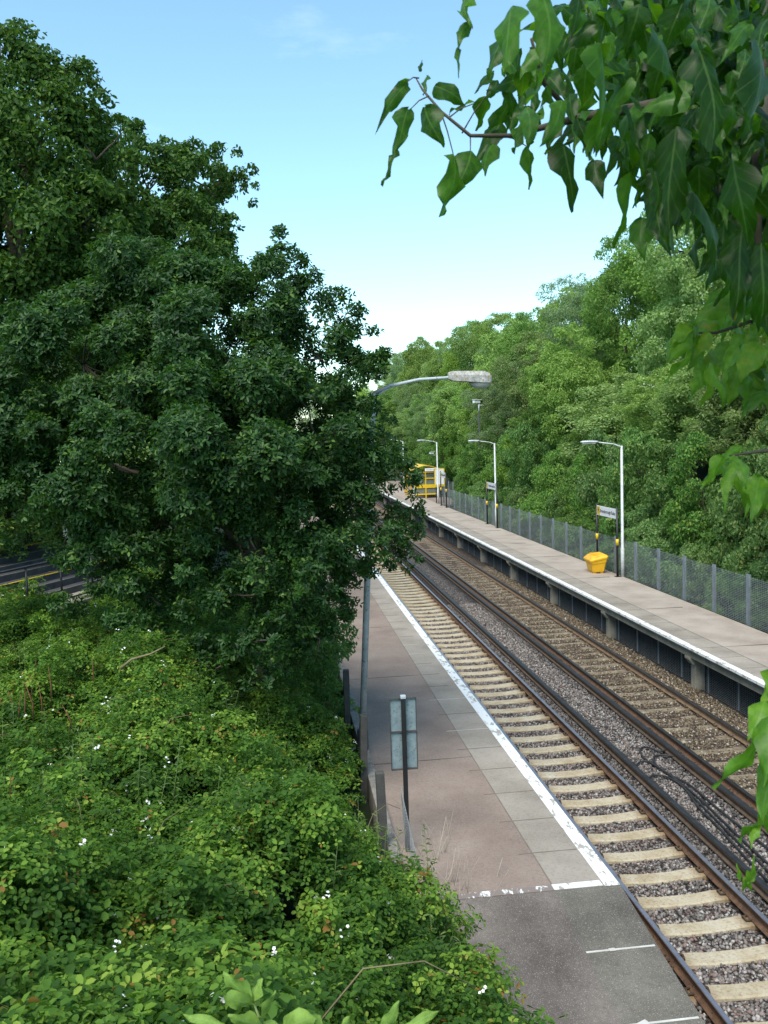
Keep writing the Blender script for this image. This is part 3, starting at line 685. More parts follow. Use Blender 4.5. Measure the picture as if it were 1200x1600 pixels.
for k in range(5):
    a = k/4*math.pi/2; rr = math.cos(a)
    rings.append([db.bm.verts.new(c0+Vector((.195*rr*math.cos(t), .11*rr*math.sin(t), -.11*math.sin(a)+.002))) for t in [2*math.pi*j/16 for j in range(16)]] if k < 4 else [db.bm.verts.new(c0+Vector((0, 0, -.11)))])
for a, b in zip(rings[:3], rings[1:4]):
    for j in range(16): db.bm.faces.new((a[j], a[(j+1) % 16], b[(j+1) % 16], b[j]))
for j in range(16): db.bm.faces.new((rings[3][j], rings[3][(j+1) % 16], rings[4][0]))
db.build('diffuser', M['diffuser'], hd, smooth=True)

# ------------------------------------------------------------------ signs
def text_mesh(txt, size, mat, parent, mtx, name='lettering'):
    cu = bpy.data.curves.new('txt', 'FONT'); cu.body = txt; cu.size = size; cu.align_x = 'CENTER'; cu.align_y = 'CENTER'; cu.extrude = .002
    to = bpy.data.objects.new('txt', cu); COL.objects.link(to)
    dg = bpy.context.evaluated_depsgraph_get(); me = bpy.data.meshes.new_from_object(to.evaluated_get(dg))
    bpy.data.objects.remove(to); me.materials.clear(); me.materials.append(mat); me.name = name
    o = bpy.data.objects.new(name, me); COL.objects.link(o); o.parent = parent; o.matrix_local = mtx; return o
def nameboard(pa, pb, zb, zt, label, yband, leaf=True):
    """pa = nearer post foot, pb = farther post foot"""
    pa = Vector(pa); pb = Vector(pb); d = pb-pa; L = d.length; ang = math.atan2(d.y, d.x)
    r_ = empty('station_nameboard', tuple(pa), ang, label=label, cat='sign', group='station nameboards on the far platform')
    zp = pa.z
    for x in (0, L):
        p = MB().tube([(x, 0, -.02), (x, 0, zt-zp+.06)], .045, 10); p.box((x, 0, .012), (.2, .2, .024), bev=.004)
        p = p.build('post', M['black'], r_)
        MB().tube([(x, 0, yband-zp-.12), (x, 0, yband-zp+.12)], .058, 12).build('band', M['yellow'], p)
    h = zt-zb; zc = (zb+zt)/2-zp
    MB().box((L/2, 0, zc), (L-.1, .03, h), bev=.004).build('panel', M['white'], r_)
    # the face towards the tracks is local +Y after turning (fence side is -Y)
    MB().box((L-.1-h*.36, .0175, zc), (h*.78, .004, h*.86)).build('logo_square', M['yellow'], r_)
    mt = Matrix.Translation((L-.1-h*.36, .0205, zc)) @ Matrix.Rotation(math.pi, 4, 'Z') @ Matrix.Rotation(math.pi/2, 4, 'X')
    text_mesh('M', h*.6, M['text'], r_, mt, 'logo_mark')
    mt = Matrix.Translation((L/2-.1-h*.1, .0195, zc)) @ Matrix.Rotation(math.pi, 4, 'Z') @ Matrix.Rotation(math.pi/2, 4, 'X')
    text_mesh('Bromborough Rake', h*.52, M['text'], r_, mt)
    return r_
fz = PZ-.03
dl = at_depth(933, 838, 36.3)
nameboard((12.81, 32.67, fz), (dl[0], dl[1], fz), 3.10, 3.48, 'white station nameboard on black posts standing over the yellow grit bin', 2.22)
nameboard((12.86, 51.6, fz), (12.86, 54.1, fz), 3.12, 3.5, 'white station nameboard on black posts beside the second lamp post', 2.2)
nameboard((12.86, 67.4, fz), (12.86, 69.6, fz), 3.15, 3.55, 'smallest white station nameboard, just in front of the yellow shelter', 2.2)
nb = empty('notice_board', (13.25, 72.2, fz), label='narrow yellow and white notice board between lamp post and shelter', cat='notice board')
MB().box((0, 0, 2.1), (.85, .08, 1.5), bev=.01).build('frame', M['yellow'], nb)
MB().box((0, -.045, 2.15), (.68, .02, 1.25)).build('poster', M['white'], nb)
MB().box((-.3, 0, .7), (.07, .06, 1.4)).box((.3, 0, .7), (.07, .06, 1.4)).build('legs', M['black'], nb)
# small sign seen from the back
sb = at_y(636, 1345, 11.75); tpz = at_y(632, 1092, 11.75)[2]; bpz = at_y(632, 1203, 11.75)[2]
wL = at_y(611, 1150, 11.75)[0]; wR = at_y(652, 1150, 11.75)[0]; pxm = at_y(632.5, 1180, 11.75)[0]
sg = empty('platform_sign', (pxm, 11.75, .9), label='blue-grey sign seen from behind on a black post at the platform end', cat='sign')
h_ = tpz-bpz; zc = (tpz+bpz)/2-.9
MB().box((0, 0, (tpz-.9)/2-.05), (.06, .06, tpz-.9+.14), bev=.008).build('post', M['black'], sg)
xc = (wL+wR)/2-pxm
MB().box((xc, .05, zc), (wR-wL, .006, h_), bev=.002).build('panel', M['sign_back'], sg)
fr = MB()
for z in (tpz-.9, zc+.03, bpz-.9): fr.box((xc, .036, z), (wR-wL+.01, .022, .022))
fr.box((xc-(wR-wL)/2, .04, zc), (.012, .02, h_)); fr.box((xc+(wR-wL)/2, .04, zc), (.012, .02, h_)); fr.build('rail_frame', M['post_concrete'], sg)
MB().box((0, .0, tpz-.9+.03), (.075, .075, .045), bev=.01).build('cap', M['galv'], sg)
# ------------------------------------------------------------------ grit bin
gb = empty('grit_bin', (12.42, 33.95, fz), math.radians(-3), label='bright yellow grit bin with sloping ribbed lid under the nameboard', cat='bin')
def loft(mb, secs, mi=0):
    rings = [[mb.bm.verts.new(p) for p in s] for s in secs]; n = len(rings[0])
    for a, b in zip(rings, rings[1:]):
        for j in range(n): mb.bm.faces.new((a[j], a[(j+1) % n], b[(j+1) % n], b[j]))
    mb.bm.faces.new(rings[0]); mb.bm.faces.new(rings[-1][::-1]); return mb
def rr(hx, hy, z, c=.05, zf=0):
    return [(x, y, z+zf*x) for x, y in ((-hx+c, -hy), (hx-c, -hy), (hx, -hy+c), (hx, hy-c), (hx-c, hy), (-hx+c, hy), (-hx, hy-c), (-hx, -hy+c))]
mb = MB(); loft(mb, [rr(.22, .38, .06), rr(.235, .40, .10), rr(.29, .46, .42), rr(.31, .48, .44, zf=.12), rr(.335, .50, .56, zf=.2)])
for sx in (-.14, .14): mb.box((sx, 0, .03), (.12, .7, .06), bev=.01)
o = mb.build('body', M['bin_yellow'], gb)
mb = MB(); loft(mb, [rr(.355, .515, .555, zf=.2), rr(.36, .52, .61, zf=.2), rr(.33, .49, .66, zf=.22), rr(.24, .36, .735, zf=.15)])
for yy in (-.3, -.15, 0, .15, .3): mb.box((.0, yy, .742), (.36, .03, .02), bev=.006)
mb.build('lid', M['bin_yellow'], gb)
# ------------------------------------------------------------------ yellow shelter
sh = empty('waiting_shelter', (13.15, 78.5, fz), label='yellow framed waiting shelter with curved roof at the far end of the platform', cat='shelter')
SW, SD, SH = 2.2, 5.5, 2.45
fr = MB()
for x in (-SW/2, 0, SW/2):
    for y_ in (0, SD): fr.box((x, y_, SH/2), (.09, .09, SH))
for z in (.35, 1.0, 1.15, 1.75, 2.3):
    fr.box((0, -.002, z), (SW, .085, .10 if z != 1.0 else .2)); fr.box((0, SD+.002, z), (SW, .085, .08))
for y_ in np.linspace(0, SD, 5)[1:-1]:
    fr.box((SW/2, y_, SH/2), (.08, .08, SH))
for z in (.35, 1.15, 2.3): fr.box((SW/2+.002, SD/2, z), (.085, SD, .09))
for y_ in (1.6, 3.7): fr.box((-SW/2, y_, SH/2), (.09, .09, SH))
for z in (.35, 1.15, 2.3): fr.box((-SW/2+.001, .8, z), (.085, 1.6, .09)); fr.box((-SW/2+.001, 4.6, z), (.085, 1.8, .09))
fr.build('frame', M['yellow'], sh)
MB().box((-SW/4, .03, 1.3), (SW/2-.1, .012, 1.9)).box((SW/4, .03, 1.3), (SW/2-.1, .012, 1.9)).box((SW/2+.03, SD/2, 1.3), (.012, SD-.1, 1.9)).build('glazing', M['glass'], sh)
MB().box((.0, .35, .55), (1.9, .35, .06)).box((.55, 2.5, .5), (.4, 4, .06)).build('bench', M['yellow'], sh)
mb = MB(); pts = [(-1.3+2.6*i/12, SH+.42*math.sin(math.pi*i/12)) for i in range(13)]
ring = pts+[(x, z+.05) for x, z in pts[::-1]]
mb.prism(ring, -.35, SD+.35); mb.build('roof', M['yellow'], sh)
bd = MB()
for x in (-SW/2, SW/2): bd.box((x, -.06, SH/2-.05), (.13, .03, SH-.1))
bd.build('corner_post', M['pale_post'], sh)
s_ = MB().box((.55, -.38, SH+.08), (1.3, .05, .24), bev=.005).build('sign', M['white'], sh)
text_mesh('Bromborough Rake', .13, M['text'], s_, Matrix.Translation((.55, -.408, SH+.08)) @ Matrix.Rotation(math.pi/2, 4, 'X'))

# ------------------------------------------------------------------ cables in the six-foot
def cable(pts, r, label):
    P_ = [Vector(p) for p in pts]; out = []
    for i in range(len(P_)-1):
        p0 = P_[max(i-1, 0)]; p1 = P_[i]; p2 = P_[i+1]; p3 = P_[min(i+2, len(P_)-1)]
        for k in range(8):
            t = k/8; out.append(.5*((2*p1)+(p2-p0)*t+(2*p0-5*p1+4*p2-p3)*t*t+(3*p1-p0-3*p2+p3)*t**3))
    out.append(P_[-1]); o = MB().tube(out, r, 8).build('cable', M['cable']); return tag(o, label, 'cable', 'traction cables between the tracks')
cz = -.045
def cpx(L, lift=0): return [tuple(at_z(px, py, cz+lift)) for px, py in L]
cable(cpx([(1047, 1170), (1030, 1174), (1010, 1167), (1000, 1172), (1008, 1186), (1030, 1200), (1055, 1217), (1090, 1245), (1130, 1283), (1170, 1322), (1215, 1362)], .004), .020, 'black cable looping from the far conductor rail, leftmost loop')
cable(cpx([(1062, 1184), (1040, 1180), (1022, 1182), (1026, 1196), (1050, 1212), (1080, 1228), (1120, 1262), (1160, 1294), (1215, 1338)], .004), .020, 'black cable with the tighter loop beside the far conductor rail')
cable(cpx([(994, 1196), (1002, 1190), (1018, 1192), (1050, 1214), (1078, 1240), (1110, 1272), (1150, 1312), (1215, 1375)], .004), .019, 'black cable starting under the near conductor rail, upper one')
cable(cpx([(1012, 1216), (1024, 1211), (1045, 1215), (1070, 1232), (1092, 1262), (1120, 1290), (1170, 1345), (1215, 1392)], .004), .019, 'black cable starting under the near conductor rail, lower one')

# ------------------------------------------------------------------ left background: path, railing, steps
q0 = at_depth(-60, 985, 18.0); pz = q0[2]; q1 = at_z(210, 912, pz)
q0 = at_z(-60, 992, pz)
d = Vector((q1[0]-q0[0], q1[1]-q0[1], 0)); Lp = d.length; ang = math.atan2(d.y, d.x)
stp = empty('stepped_path', (q0[0], q0[1], pz), ang, label='dark steps with yellow nosings above a pale concrete path, left edge', cat='steps')
MB().box((Lp/2, .35, -.08), (Lp+4, .9, .16), bev=.01).build('path_slab', M['concrete'], stp)
MB().box((Lp/2, -.02, -.9), (Lp+4, .14, 1.5)).build('retaining_wall', M['post_concrete'], stp)
for i in range(11):
    tr_ = MB().box((Lp/2, .95+.34*i, .075+.15*i-.5), (Lp+4, .338, 1.15)).build('tread', M['stair'], stp)
    MB().box((Lp/2, .80+.34*i, .0765+.15*i+.08), (Lp+3.9, .03 if i % 4 != 2 else .055, .012)).build('nosing', M['yellow' if i % 4 == 2 else 'grey_kerb'], tr_)
rl = empty('handrail', (q0[0], q0[1], pz), ang, label='black metal railing along the pale path at the left edge', cat='railing')
for x in np.arange(-1.5, Lp+2, 1.15): MB().tube([(x, .0, -.1), (x, 0, 1.05)], .028, 6).build('upright', M['black'], rl)
MB().tube([(-2, 0, .12), (Lp+2, 0, .12)], .022, 6).build('rail_bar', M['black'], rl); MB().tube([(-2, 0, 1.05), (Lp+2, 0, 1.05)], .028, 6).build('rail_bar', M['sleeve'], rl)
q = at_y(98, 765, 24)
wp = empty('lamp_column', (q[0], 24, 2.5), label='white pole glimpsed between the dark trees at left', cat='pole')
MB().tube([(0, 0, 0), (0, 0, q[2]-2.5+1.0)], [.07, .05], 10).build('column', M['white'], wp)

# ------------------------------------------------------------------ trees
def W(px, py, d, rx, ry=None, rz=None):
    p = at_depth(px, py, d); return (p[0], p[1], p[2], rx, ry or rx, rz or rx*.8)
def big_tree(name, label, cat, blobs, n, size, mat, base, r, rosette=1, **k):
    c = empty(name, tuple(base), label=label, cat=cat)
    Bl = [(b[0]-base[0], b[1]-base[1], b[2]-base[2], *b[3:]) for b in blobs]
    tw = k.pop('twigs', 0)
    o, Q = foliage('crown', Bl, n, size, mat, c, rosette, **k)
    trunk_for(Bl, (0, 0, 0), r, c, Q, tw)
    return c
# the big dark tree in front
near = [W(330, 560, 15.5, 1.7), W(420, 470, 15.5, 1.05), W(500, 560, 15.3, .95), W(250, 480, 16, 1.4), W(130, 570, 15.5, 1.5), W(30, 640, 15.5, 1.4), W(170, 720, 14.6, 1.5),
        W(350, 690, 14.0, 1.6), W(500, 690, 14.6, 1.15), W(585, 790, 14.9, .78), W(470, 810, 14.2, 1.15), W(380, 870, 14.2, 1.2), W(520, 890, 14.8, .68), W(230, 850, 14.6, 1.2),
        W(110, 820, 15.0, .8), W(560, 660, 15.8, .52), W(430, 400, 15.5, .55), W(60, 500, 16.0, 1.0), W(560, 540, 15.4, .5), W(460, 950, 14.6, .75), W(330, 950, 14.5, .8), W(-60, 740, 15.2, 1.2), W(620, 820, 15.0, .45), W(627, 748, 15.2, .36), W(638, 795, 14.9, .3), W(600, 690, 15.6, .33), W(500, 660, 16.6, .8), W(520, 730, 16.4, .8), W(472, 655, 17.0, 1.0), W(450, 600, 16.9, .9), W(540, 800, 16.2, .6), W(595, 740, 14.5, .6), W(560, 850, 14.2, .65), W(615, 870, 14.7, .38), W(250, 945, 14.2, .8), W(150, 915, 14.4, .75), W(400, 975, 14.2, .7), W(505, 955, 14.4, .55), W(320, 1000, 14.0, .5), W(450, 1010, 14.2, .45), W(540, 930, 14.9, .42), W(30, 800, 15, .9), W(515, 505, 15.4, .6), W(555, 600, 15.4, .55), W(455, 435, 15.5, .6), W(588, 650, 15.5, .33), W(575, 560, 15.4, .3), W(470, 900, 13.9, .8), W(300, 900, 13.8, .9), W(130, 885, 14.6, .5), W(430, 1020, 13.9, .4), W(500, 1000, 14.0, .35), W(395, 930, 13.3, .55), W(380, 990, 13.3, .45), W(425, 1000, 13.2, .42), W(400, 1050, 13.1, .3), W(345, 1040, 13.3, .35), W(450, 960, 13.5, .5), W(400, 860, 13.4, .5), W(402, 905, 13.2, .45), W(455, 440, 15.6, .7), W(500, 560, 16.0, .7)]
bz = at_depth(400, 1010, 15.0)
big_tree('broadleaf_tree', 'large dark glossy tree spreading over the bank and hiding the lamp column', 'tree', near, 62000, .080, M['leaf_oak'], (bz[0], bz[1], 1.2), .15, rosette=5, puff=.28, pr=(.18, .38), aspect=.44, twigs=90, flat=.8)
# tall trees behind on the left
t1 = [W(60, 180, 27, 2.0), W(120, 170, 27, 1.3), W(20, 150, 27, 2.0), W(40, 260, 26, 2.4), W(150, 250, 26, 1.25), W(-60, 220, 27, 2.5), W(30, 380, 26, 2.6), W(130, 350, 26, 1.8), W(-40, 480, 26, 2.6), W(90, 470, 26, 2.0), W(90, 120, 27, .8), W(20, 600, 25, 2.2)]
b1 = at_depth(20, 800, 26)
big_tree('tall_tree', 'tallest dark rounded tree at the upper left corner', 'tree', t1, 95000, .16, M['leaf_left'], (b1[0], b1[1], 3.5), .4, puff=.36, pr=(.2, .36), twigs=30)
t2 = [W(230, 300, 33, 2.2), W(300, 280, 34, 1.6), W(350, 265, 35, 1.25), W(385, 300, 35, .75), W(250, 400, 32, 2.4), W(190, 220, 33, 1.2), W(180, 380, 31, 2.2), W(310, 360, 33, 1.4), W(350, 350, 33, .75), W(160, 500, 31, 2.5), W(260, 240, 34, .8), W(330, 430, 32, 1.5), W(225, 560, 30, 2.0)]
b2 = at_depth(230, 800, 33)
big_tree('leaning_tree', 'olive green tree with an open limb arching right against the sky', 'tree', t2, 80000, .16, M['leaf_left'], (b2[0], b2[1], 2.5), .35, puff=.34, pr=(.18, .34), twigs=60)
t3 = [W(0, 62, 44, 1.1), W(-40, 90, 44, 2.0), W(-60, 160, 44, 3)]
big_tree('distant_tree', 'small dark tree top at the very top left corner', 'tree', t3, 6000, .22, M['leaf_left'], (at_depth(-50, 600, 44)[0], 43, 5), .3, puff=.4, pr=(.2, .4))
# prototypes for the rest
def proto(kind, seed):
    random.seed(seed)
    B = []
    if kind == 'tree':
        for _ in range(13):
            a = random.uniform(0, 6.28); r_ = random.uniform(.2, 1.0)*2.4; z = random.uniform(3.2, 8.6); s = 1-.5*abs(z-5.5)/4
            B.append((math.cos(a)*r_*s, math.sin(a)*r_*s, z, *(random.uniform(1.1, 1.7),)*3))
        B.append((0, 0, 8.9, 1.2, 1.2, 1.1)); B.append((0, 0, 6, 2, 2, 2.4))
    else:
        for _ in range(9):
            a = random.uniform(0, 6.28); r_ = random.uniform(.2, 1.5)
            B.append((math.cos(a)*r_, math.sin(a)*r_, random.uniform(.5, 3.0), *(random.uniform(.75, 1.2),)*3))
    return B
PT = []
for i in range(4):
    e = empty('bank_tree', (0, 0, 0)); B = proto('tree', 20+i)
    o, Q = foliage('crown', B, 46000, (.125, .14, .11, .125)[i], M['leaf_willow' if i == 2 else 'leaf_bank'], e, puff=(.32, .36, .3, .26)[i], pr=((.2, .38), (.28, .5), (.16, .3), (.2, .34))[i], aspect=(.5, .55, .3, .4)[i]); trunk_for(B, (0, 0, 0), .18, e, Q, 20); PT.append(e)
PB = []
for i in range(3):
    e = empty('bank_bush', (0, 0, 0)); B = proto('bush', 40+i)
    o, Q = foliage('crown', B, 22000, .10, M['leaf_bush'], e, puff=.26, pr=(.22, .4), aspect=.5); trunk_for(B, (0, 0, 0), .07, e, Q, 20, name='stem'); PB.append(e)
used = set()
def place(pool, loc, sc, label, cat, group):
    p = random.choice(pool)
    if p.name not in used: used.add(p.name); o = p; o.location = loc
    else: o = copy_tree(p, loc)
    o.rotation_euler = (0, 0, random.uniform(0, 6.28)); o.scale = sc
    return tag(o, label, cat, group)
random.seed(5)
def ground_z(x, y): return float(h_ground(np.array(float(x)), np.array(float(y))))
# back row: heights follow the skyline seen over the platform
sky_y = [30, 42, 50, 57, 69, 85, 101, 130, 173]; sky_z = [17, 17.4, 19.6, 18.6, 16.2, 17.6, 20.2, 20, 22]
y = 26
while y < 180:
    x = 23+random.uniform(-1.2, 1.6); zt = np.interp(y, sky_y, sky_z)+random.uniform(-.9, .7); g = ground_z(x, y)-.5
    s = (zt-g)/10.1; place(PT, (x, y, g), (random.uniform(1.2, 1.5), random.uniform(1.2, 1.5), s), 'tall green tree on top of the right bank, against the sky', 'tree', 'tall trees along the top of the right bank')
    y += random.uniform(5.0, 6.6)*(1 if y < 100 else 1.5)
y = 20
while y < 150:
    x = 18.6+random.uniform(-.9, 1.0); zt = random.uniform(8.4, 13.2)+(1.2 if y > 60 else 0); g = ground_z(x, y)-.6
    s = (zt-g)/10.1; place(PT, (x, y, g), (random.uniform(.95, 1.2), random.uniform(.95, 1.25), s), 'leafy tree half way up the right bank', 'tree', 'trees half way up the right bank')
    y += random.uniform(4.4, 6.2)*(1 if y < 90 else 1.4)
y = 15
while y < 120:
    x = 15.9+random.uniform(-.3, .5)+(1.7 if y > 68 else 0); g = ground_z(x, y)-.5; s = random.uniform(1.25, 1.75)
    place(PB, (x, y, g), (1.0*random.uniform(.9, 1.1), random.uniform(1.0, 1.25), s), 'dense green bush behind the far platform fence', 'bush', 'bushes behind the far platform fence')
    y += random.uniform(2.3, 3.2)*(1 if y < 60 else 1.5)
y = 16
while y < 70:
    x = 14.75+random.uniform(-.05, .25); g = ground_z(x, y)-.9; s = random.uniform(.7, .95)
    place(PB, (x, y, g), (.52, .85, s), 'low bush leaning on the far platform mesh fence', 'bush', 'low bushes against the far platform fence')
    y += random.uniform(1.9, 2.6)
def locate(row, names, far):
    obs = sorted([o for o in COL.objects if o.get('group') == row], key=lambda o: o.location.y)
    anch = [(0, 'beside the right edge of the photo'), (30, 'right of the nearest lamp post'), (34, 'behind the yellow grit bin'), (40, 'between the bin and the second lamp post'), (50, 'around the second lamp post'), (62, 'left of the second lamp post'), (72, 'near the white camera mast'), (95, 'right above the yellow shelter'), (120, 'beyond the yellow shelter')]
    words = ['first', 'second', 'third', 'fourth', 'fifth', 'sixth', 'seventh', 'eighth', 'ninth', 'tenth', 'eleventh', 'twelfth', 'thirteenth', 'fourteenth', 'fifteenth', 'sixteenth']
    for i, o in enumerate(obs):
        k_ = 1.0 if row.startswith('low') or 'behind' in row else (1.25 if 'half' in row else 1.6)
        a = [t for y_, t in anch if o.location.y/k_ >= y_-1][-1] if o.location.y/k_ >= 0 else anch[0][1]
        o['label'] = (words[i]+' '+names+' counted from the right, '+a) if i < len(words) else far
locate('tall trees along the top of the right bank', 'tall bank-top tree', 'far tall tree of the bank top, toward the vanishing point')
locate('trees half way up the right bank', 'mid-bank tree', 'far leafy tree half way up the bank, toward the shelter')
locate('bushes behind the far platform fence', 'dense bush', 'far dense bush behind the fence, toward the shelter')
locate('low bushes against the far platform fence', 'low bush', 'far low bush against the platform fence, toward the shelter')
# left side, farther along the line
y = 42
while y < 150:
    x = -4.5+random.uniform(-2, 1.0)-(y < 55)*2.5; g = ground_z(x, y)-.4; zt = 13+random.uniform(-2, 2)
    place(PT, (x, y, g), (1.1, 1.1, (zt-g)/10.1), 'green tree beyond the big dark tree, left of the line', 'tree', 'trees along the left of the line')
    y += random.uniform(6, 9)
for x, y, zt, la in ((-8, 24, 9, 'dark low tree right of the stepped path, under the tall trees'), (-12, 26, 13, 'dark tall tree behind the stepped path at the left edge'), (-10.5, 21, 8.5, 'dark low tree just behind the stepped path'), (-7, 30, 12, 'dark tree filling the gap below the leaning tree'), (-3.5, 27, 9, 'dark tree directly behind the middle of the big glossy tree'), (-14, 20, 9, 'outermost dark tree beside the stepped path')):
    g = ground_z(x, y)-.4; o = place(PT, (x, y, g), (1.0, 1.0, (zt-g)/10.1), la, 'tree', 'dark trees behind the big dark tree')
for i, y in enumerate((18.5, 20.8, 23, 25.6, 28.5, 32, 36, 41)):
    x = .1-.35*(i % 2)-(.4 if i > 3 else 0); g = ground_z(x, y)-.5
    place(PB, (x, y, g), (.6, .75, .8), ('first', 'second', 'third', 'fourth', 'fifth', 'sixth', 'seventh', 'eighth')[i]+' green bush behind the near platform kerb, counted from the camera', 'bush', 'bushes behind the near platform kerb')
for x in np.arange(-20, 34, 6.5):
    g = 0; place(PT, (x, 185+random.uniform(-8, 8), g), (1.6, 1.6, 1.7), 'distant tree closing off the end of the line', 'tree', 'distant trees at the end of the line')

# ------------------------------------------------------------------ brambles
def bramble():
    n = 8200; xs_ = RNG.uniform(-10.5, 2.6, n); ys_ = 2.6+RNG.random(n)**.85*21
    edge = np.where(ys_ > 11.6, 1.2+.12*np.sin(ys_*2.3), np.minimum(1.1+(11.6-ys_)*.36, 2.08))
    ok = xs_ < edge-.05; xs_, ys_ = xs_[ok], ys_[ok]
    edge = edge[ok]
    lump = .28*np.sin(xs_*1.7+ys_*.9)+.22*np.sin(ys_*1.9-xs_*1.1)+.15*np.sin(xs_*3.7+2)+.5
    zs = h_left(xs_, ys_)+np.clip(lump, .22, .95)*sst((edge-xs_)/1.0+.15)+.24
    zs += RNG.normal(0, .13, len(xs_))+np.where(RNG.random(len(xs_)) < .05, .28, 0)*(edge-xs_ > .6); R = RNG.uniform(.12, .36, len(xs_)); R = np.where(edge-xs_ < .35, R*.5, R)
    Ps = []; Os = []; S_ = []
    for x, y_, z, r_ in zip(xs_, ys_, zs, R):
        dist = math.hypot(x, y_)
        k = int((165 if dist < 9 else 115)*(r_/.3)**2)
        d = unit(rnd(k)+np.array([0, -.25, .8])); off = d*r_*RNG.uniform(.5, 1.15, (k, 1)); off[:, 2] *= .75
        Ps.append(np.array([x, y_, z])+off); Os.append(d); S_.append(np.full(k, RNG.random()))
    P_ = np.concatenate(Ps); O = np.concatenate(Os); pt = np.concatenate(S_); n = len(P_)
    # trifoliate
    ax = unit(O*.6+rnd(n)*.35+np.array([0, 0, .7])); e = unit(np.cross(ax, rnd(n))); g = np.cross(ax, e)
    sz = RNG.uniform(.026, .050, n)+RNG.random(n)**3*.025; tb = np.clip(RNG.normal(.42, .22, n)+(pt-.5)*.75, 0, .96); tb = np.where(RNG.random(n) < .006, 1.0, tb)
    A = []
    for an in (0, 1.75, -1.75):
        dd = unit(e*math.cos(an)+g*math.sin(an)+ax*RNG.uniform(-.15, .25, (n, 1)))
        A.append(leaves(P_+dd*sz[:, None]*.12, dd, unit(ax+rnd(n)*.18), sz*(1.15 if an == 0 else .95), sz*RNG.uniform(.52, .78, n), np.clip(tb+RNG.uniform(-.06, .06, n), 0, 1)))
    V = np.concatenate([a[0] for a in A]); nv = len(A[0][0]); F = np.concatenate([a[1]+i*nv for i, a in enumerate(A)]); T = np.concatenate([a[2] for a in A])
    o = np_mesh('brambles', V, F, M['leaf_bramble'], T)
    tag(o, 'thick tangle of leafy brambles with small white flowers covering the bank', 'brambles', kind='stuff')
    # blossom clusters: tiny five-petalled flowers
    idx = RNG.choice(n, 3600, replace=False); idx = idx[(O[idx][:, 2] > .75)][:900]
    c = P_[idx]+np.array([0, 0, .05]); cl = np.repeat(c, 4, 0)+RNG.normal(size=(len(c)*4, 3))*.022
    mm = len(cl); ax = unit(rnd(mm)*.5+np.array([0, -.4, 1])); e = unit(np.cross(ax, rnd(mm))); g = np.cross(ax, e); A = []
    for q_ in range(5):
        an = q_*1.2566; dd = e*math.cos(an)+g*math.sin(an)+ax*.2
        A.append(leaves(cl, dd, ax, np.full(mm, .014), np.full(mm, .012), np.zeros(mm), 0))
    V = np.concatenate([a[0] for a in A]); nv = len(A[0][0]); F = np.concatenate([a[1]+i*nv for i, a in enumerate(A)])
    b = np_mesh('blossom', V, F, M['blossom'], parent=o); b['kind'] = 'stuff'
    return P_
BP = bramble()
# arching canes
mb = MB(); random.seed(9)
for i in range(260):
    p = Vector(tuple(BP[random.randrange(len(BP))]))
    a = random.uniform(0, 6.28); L = random.uniform(.4, 1.1); d_ = Vector((math.cos(a), math.sin(a), 0))
    mb.tube([p-Vector((0, 0, .15)), p+d_*L*.35+Vector((0, 0, .12)), p+d_*L*.7+Vector((0, 0, .12)), p+d_*L+Vector((0, 0, -.02))], [.005, .004, .003, .002], 4)
o = mb.build('bramble_canes', M['twig']); tag(o, 'thin brown bramble stems arching through the leaves', 'stems', kind='stuff')
# grass and dead stems near the fence end, weeds at left
def stems(name, pts, hts, lean, r0, mat, label):
    mb = MB()
    for p, h in zip(pts, hts):
        d_ = Vector((random.uniform(-1, 1)*lean, random.uniform(-1, 1)*lean, 1)); p = Vector(p); b = Vector((random.uniform(-.2, .2), random.uniform(-.2, .2), 0))*h
        mb.tube([p, p+d_*h*.5, p+d_*h+b], [r0, r0*.7, r0*.3], 4)
    return tag(mb.build(name, mat), label, 'stems', kind='stuff')
random.seed(3)
stems('dead_stems', [(random.uniform(1.35, 2.15), random.uniform(9.6, 11.6), .85) for _ in range(46)], [random.uniform(.25, .75) for _ in range(46)], .5, .0035, M['dead'], 'dry pale grass stems growing at the platform end beside the kerb')
mb = MB()
for a, b in (((663, 1402), (697, 1276)), ((655, 1385), (700, 1305)), ((690, 1400), (712, 1325)), ((748, 1440), (785, 1340)), ((640, 1370), (678, 1357))):
    mb.tube([at_y(*a, 10.6), at_y((a[0]+b[0])/2+4, (a[1]+b[1])/2, 10.7), at_y(*b, 10.9)], [.006, .005, .003], 5)
tag(mb.build('bare_twigs', M['dead']), 'bare pale twigs sticking out over the platform end', 'twigs')
# loose chain link hanging from the end post
mb = MB()
T = Vector(tuple(at_y(626, 1232, 11.75))); Bm = Vector(tuple(at_y(668, 1400, 10.9)))
def cl(u, v):   # u across 0..1, v down 0..1
    a = T.lerp(Vector((T.x+.04, T.y+.02, .95)), v); b = T.lerp(Bm, v); return a.lerp(b, u**1.2)+Vector((0, 0, .03*math.sin(u*9+v*4)))
for i in range(-14, 26):
    for s in (1, -1):
        pts = []
        for k_ in range(27):
            v = k_/26; u = i/12+s*v*1.0+(1 if s < 0 else 0)*0
            if 0 <= u <= 1: pts.append(cl(u, v))
        if len(pts) > 1: mb.tube(pts, .0016, 3, False)
tag(mb.build('chain_link_remnant', M['wire']), 'torn strip of chain link sagging from the end post to the platform', 'wire mesh')
# dead branch in the brambles
mb = MB().tube([at_depth(188, 1045, 11.2), at_depth(206, 1030, 11.2), at_depth(235, 1022, 11.2), at_depth(258, 1010, 11.2)], [.02, .017, .013, .008], 6)
tag(mb.build('fallen_branch', M['twig']), 'pale bent branch lying on the brambles under the dark tree', 'branch')
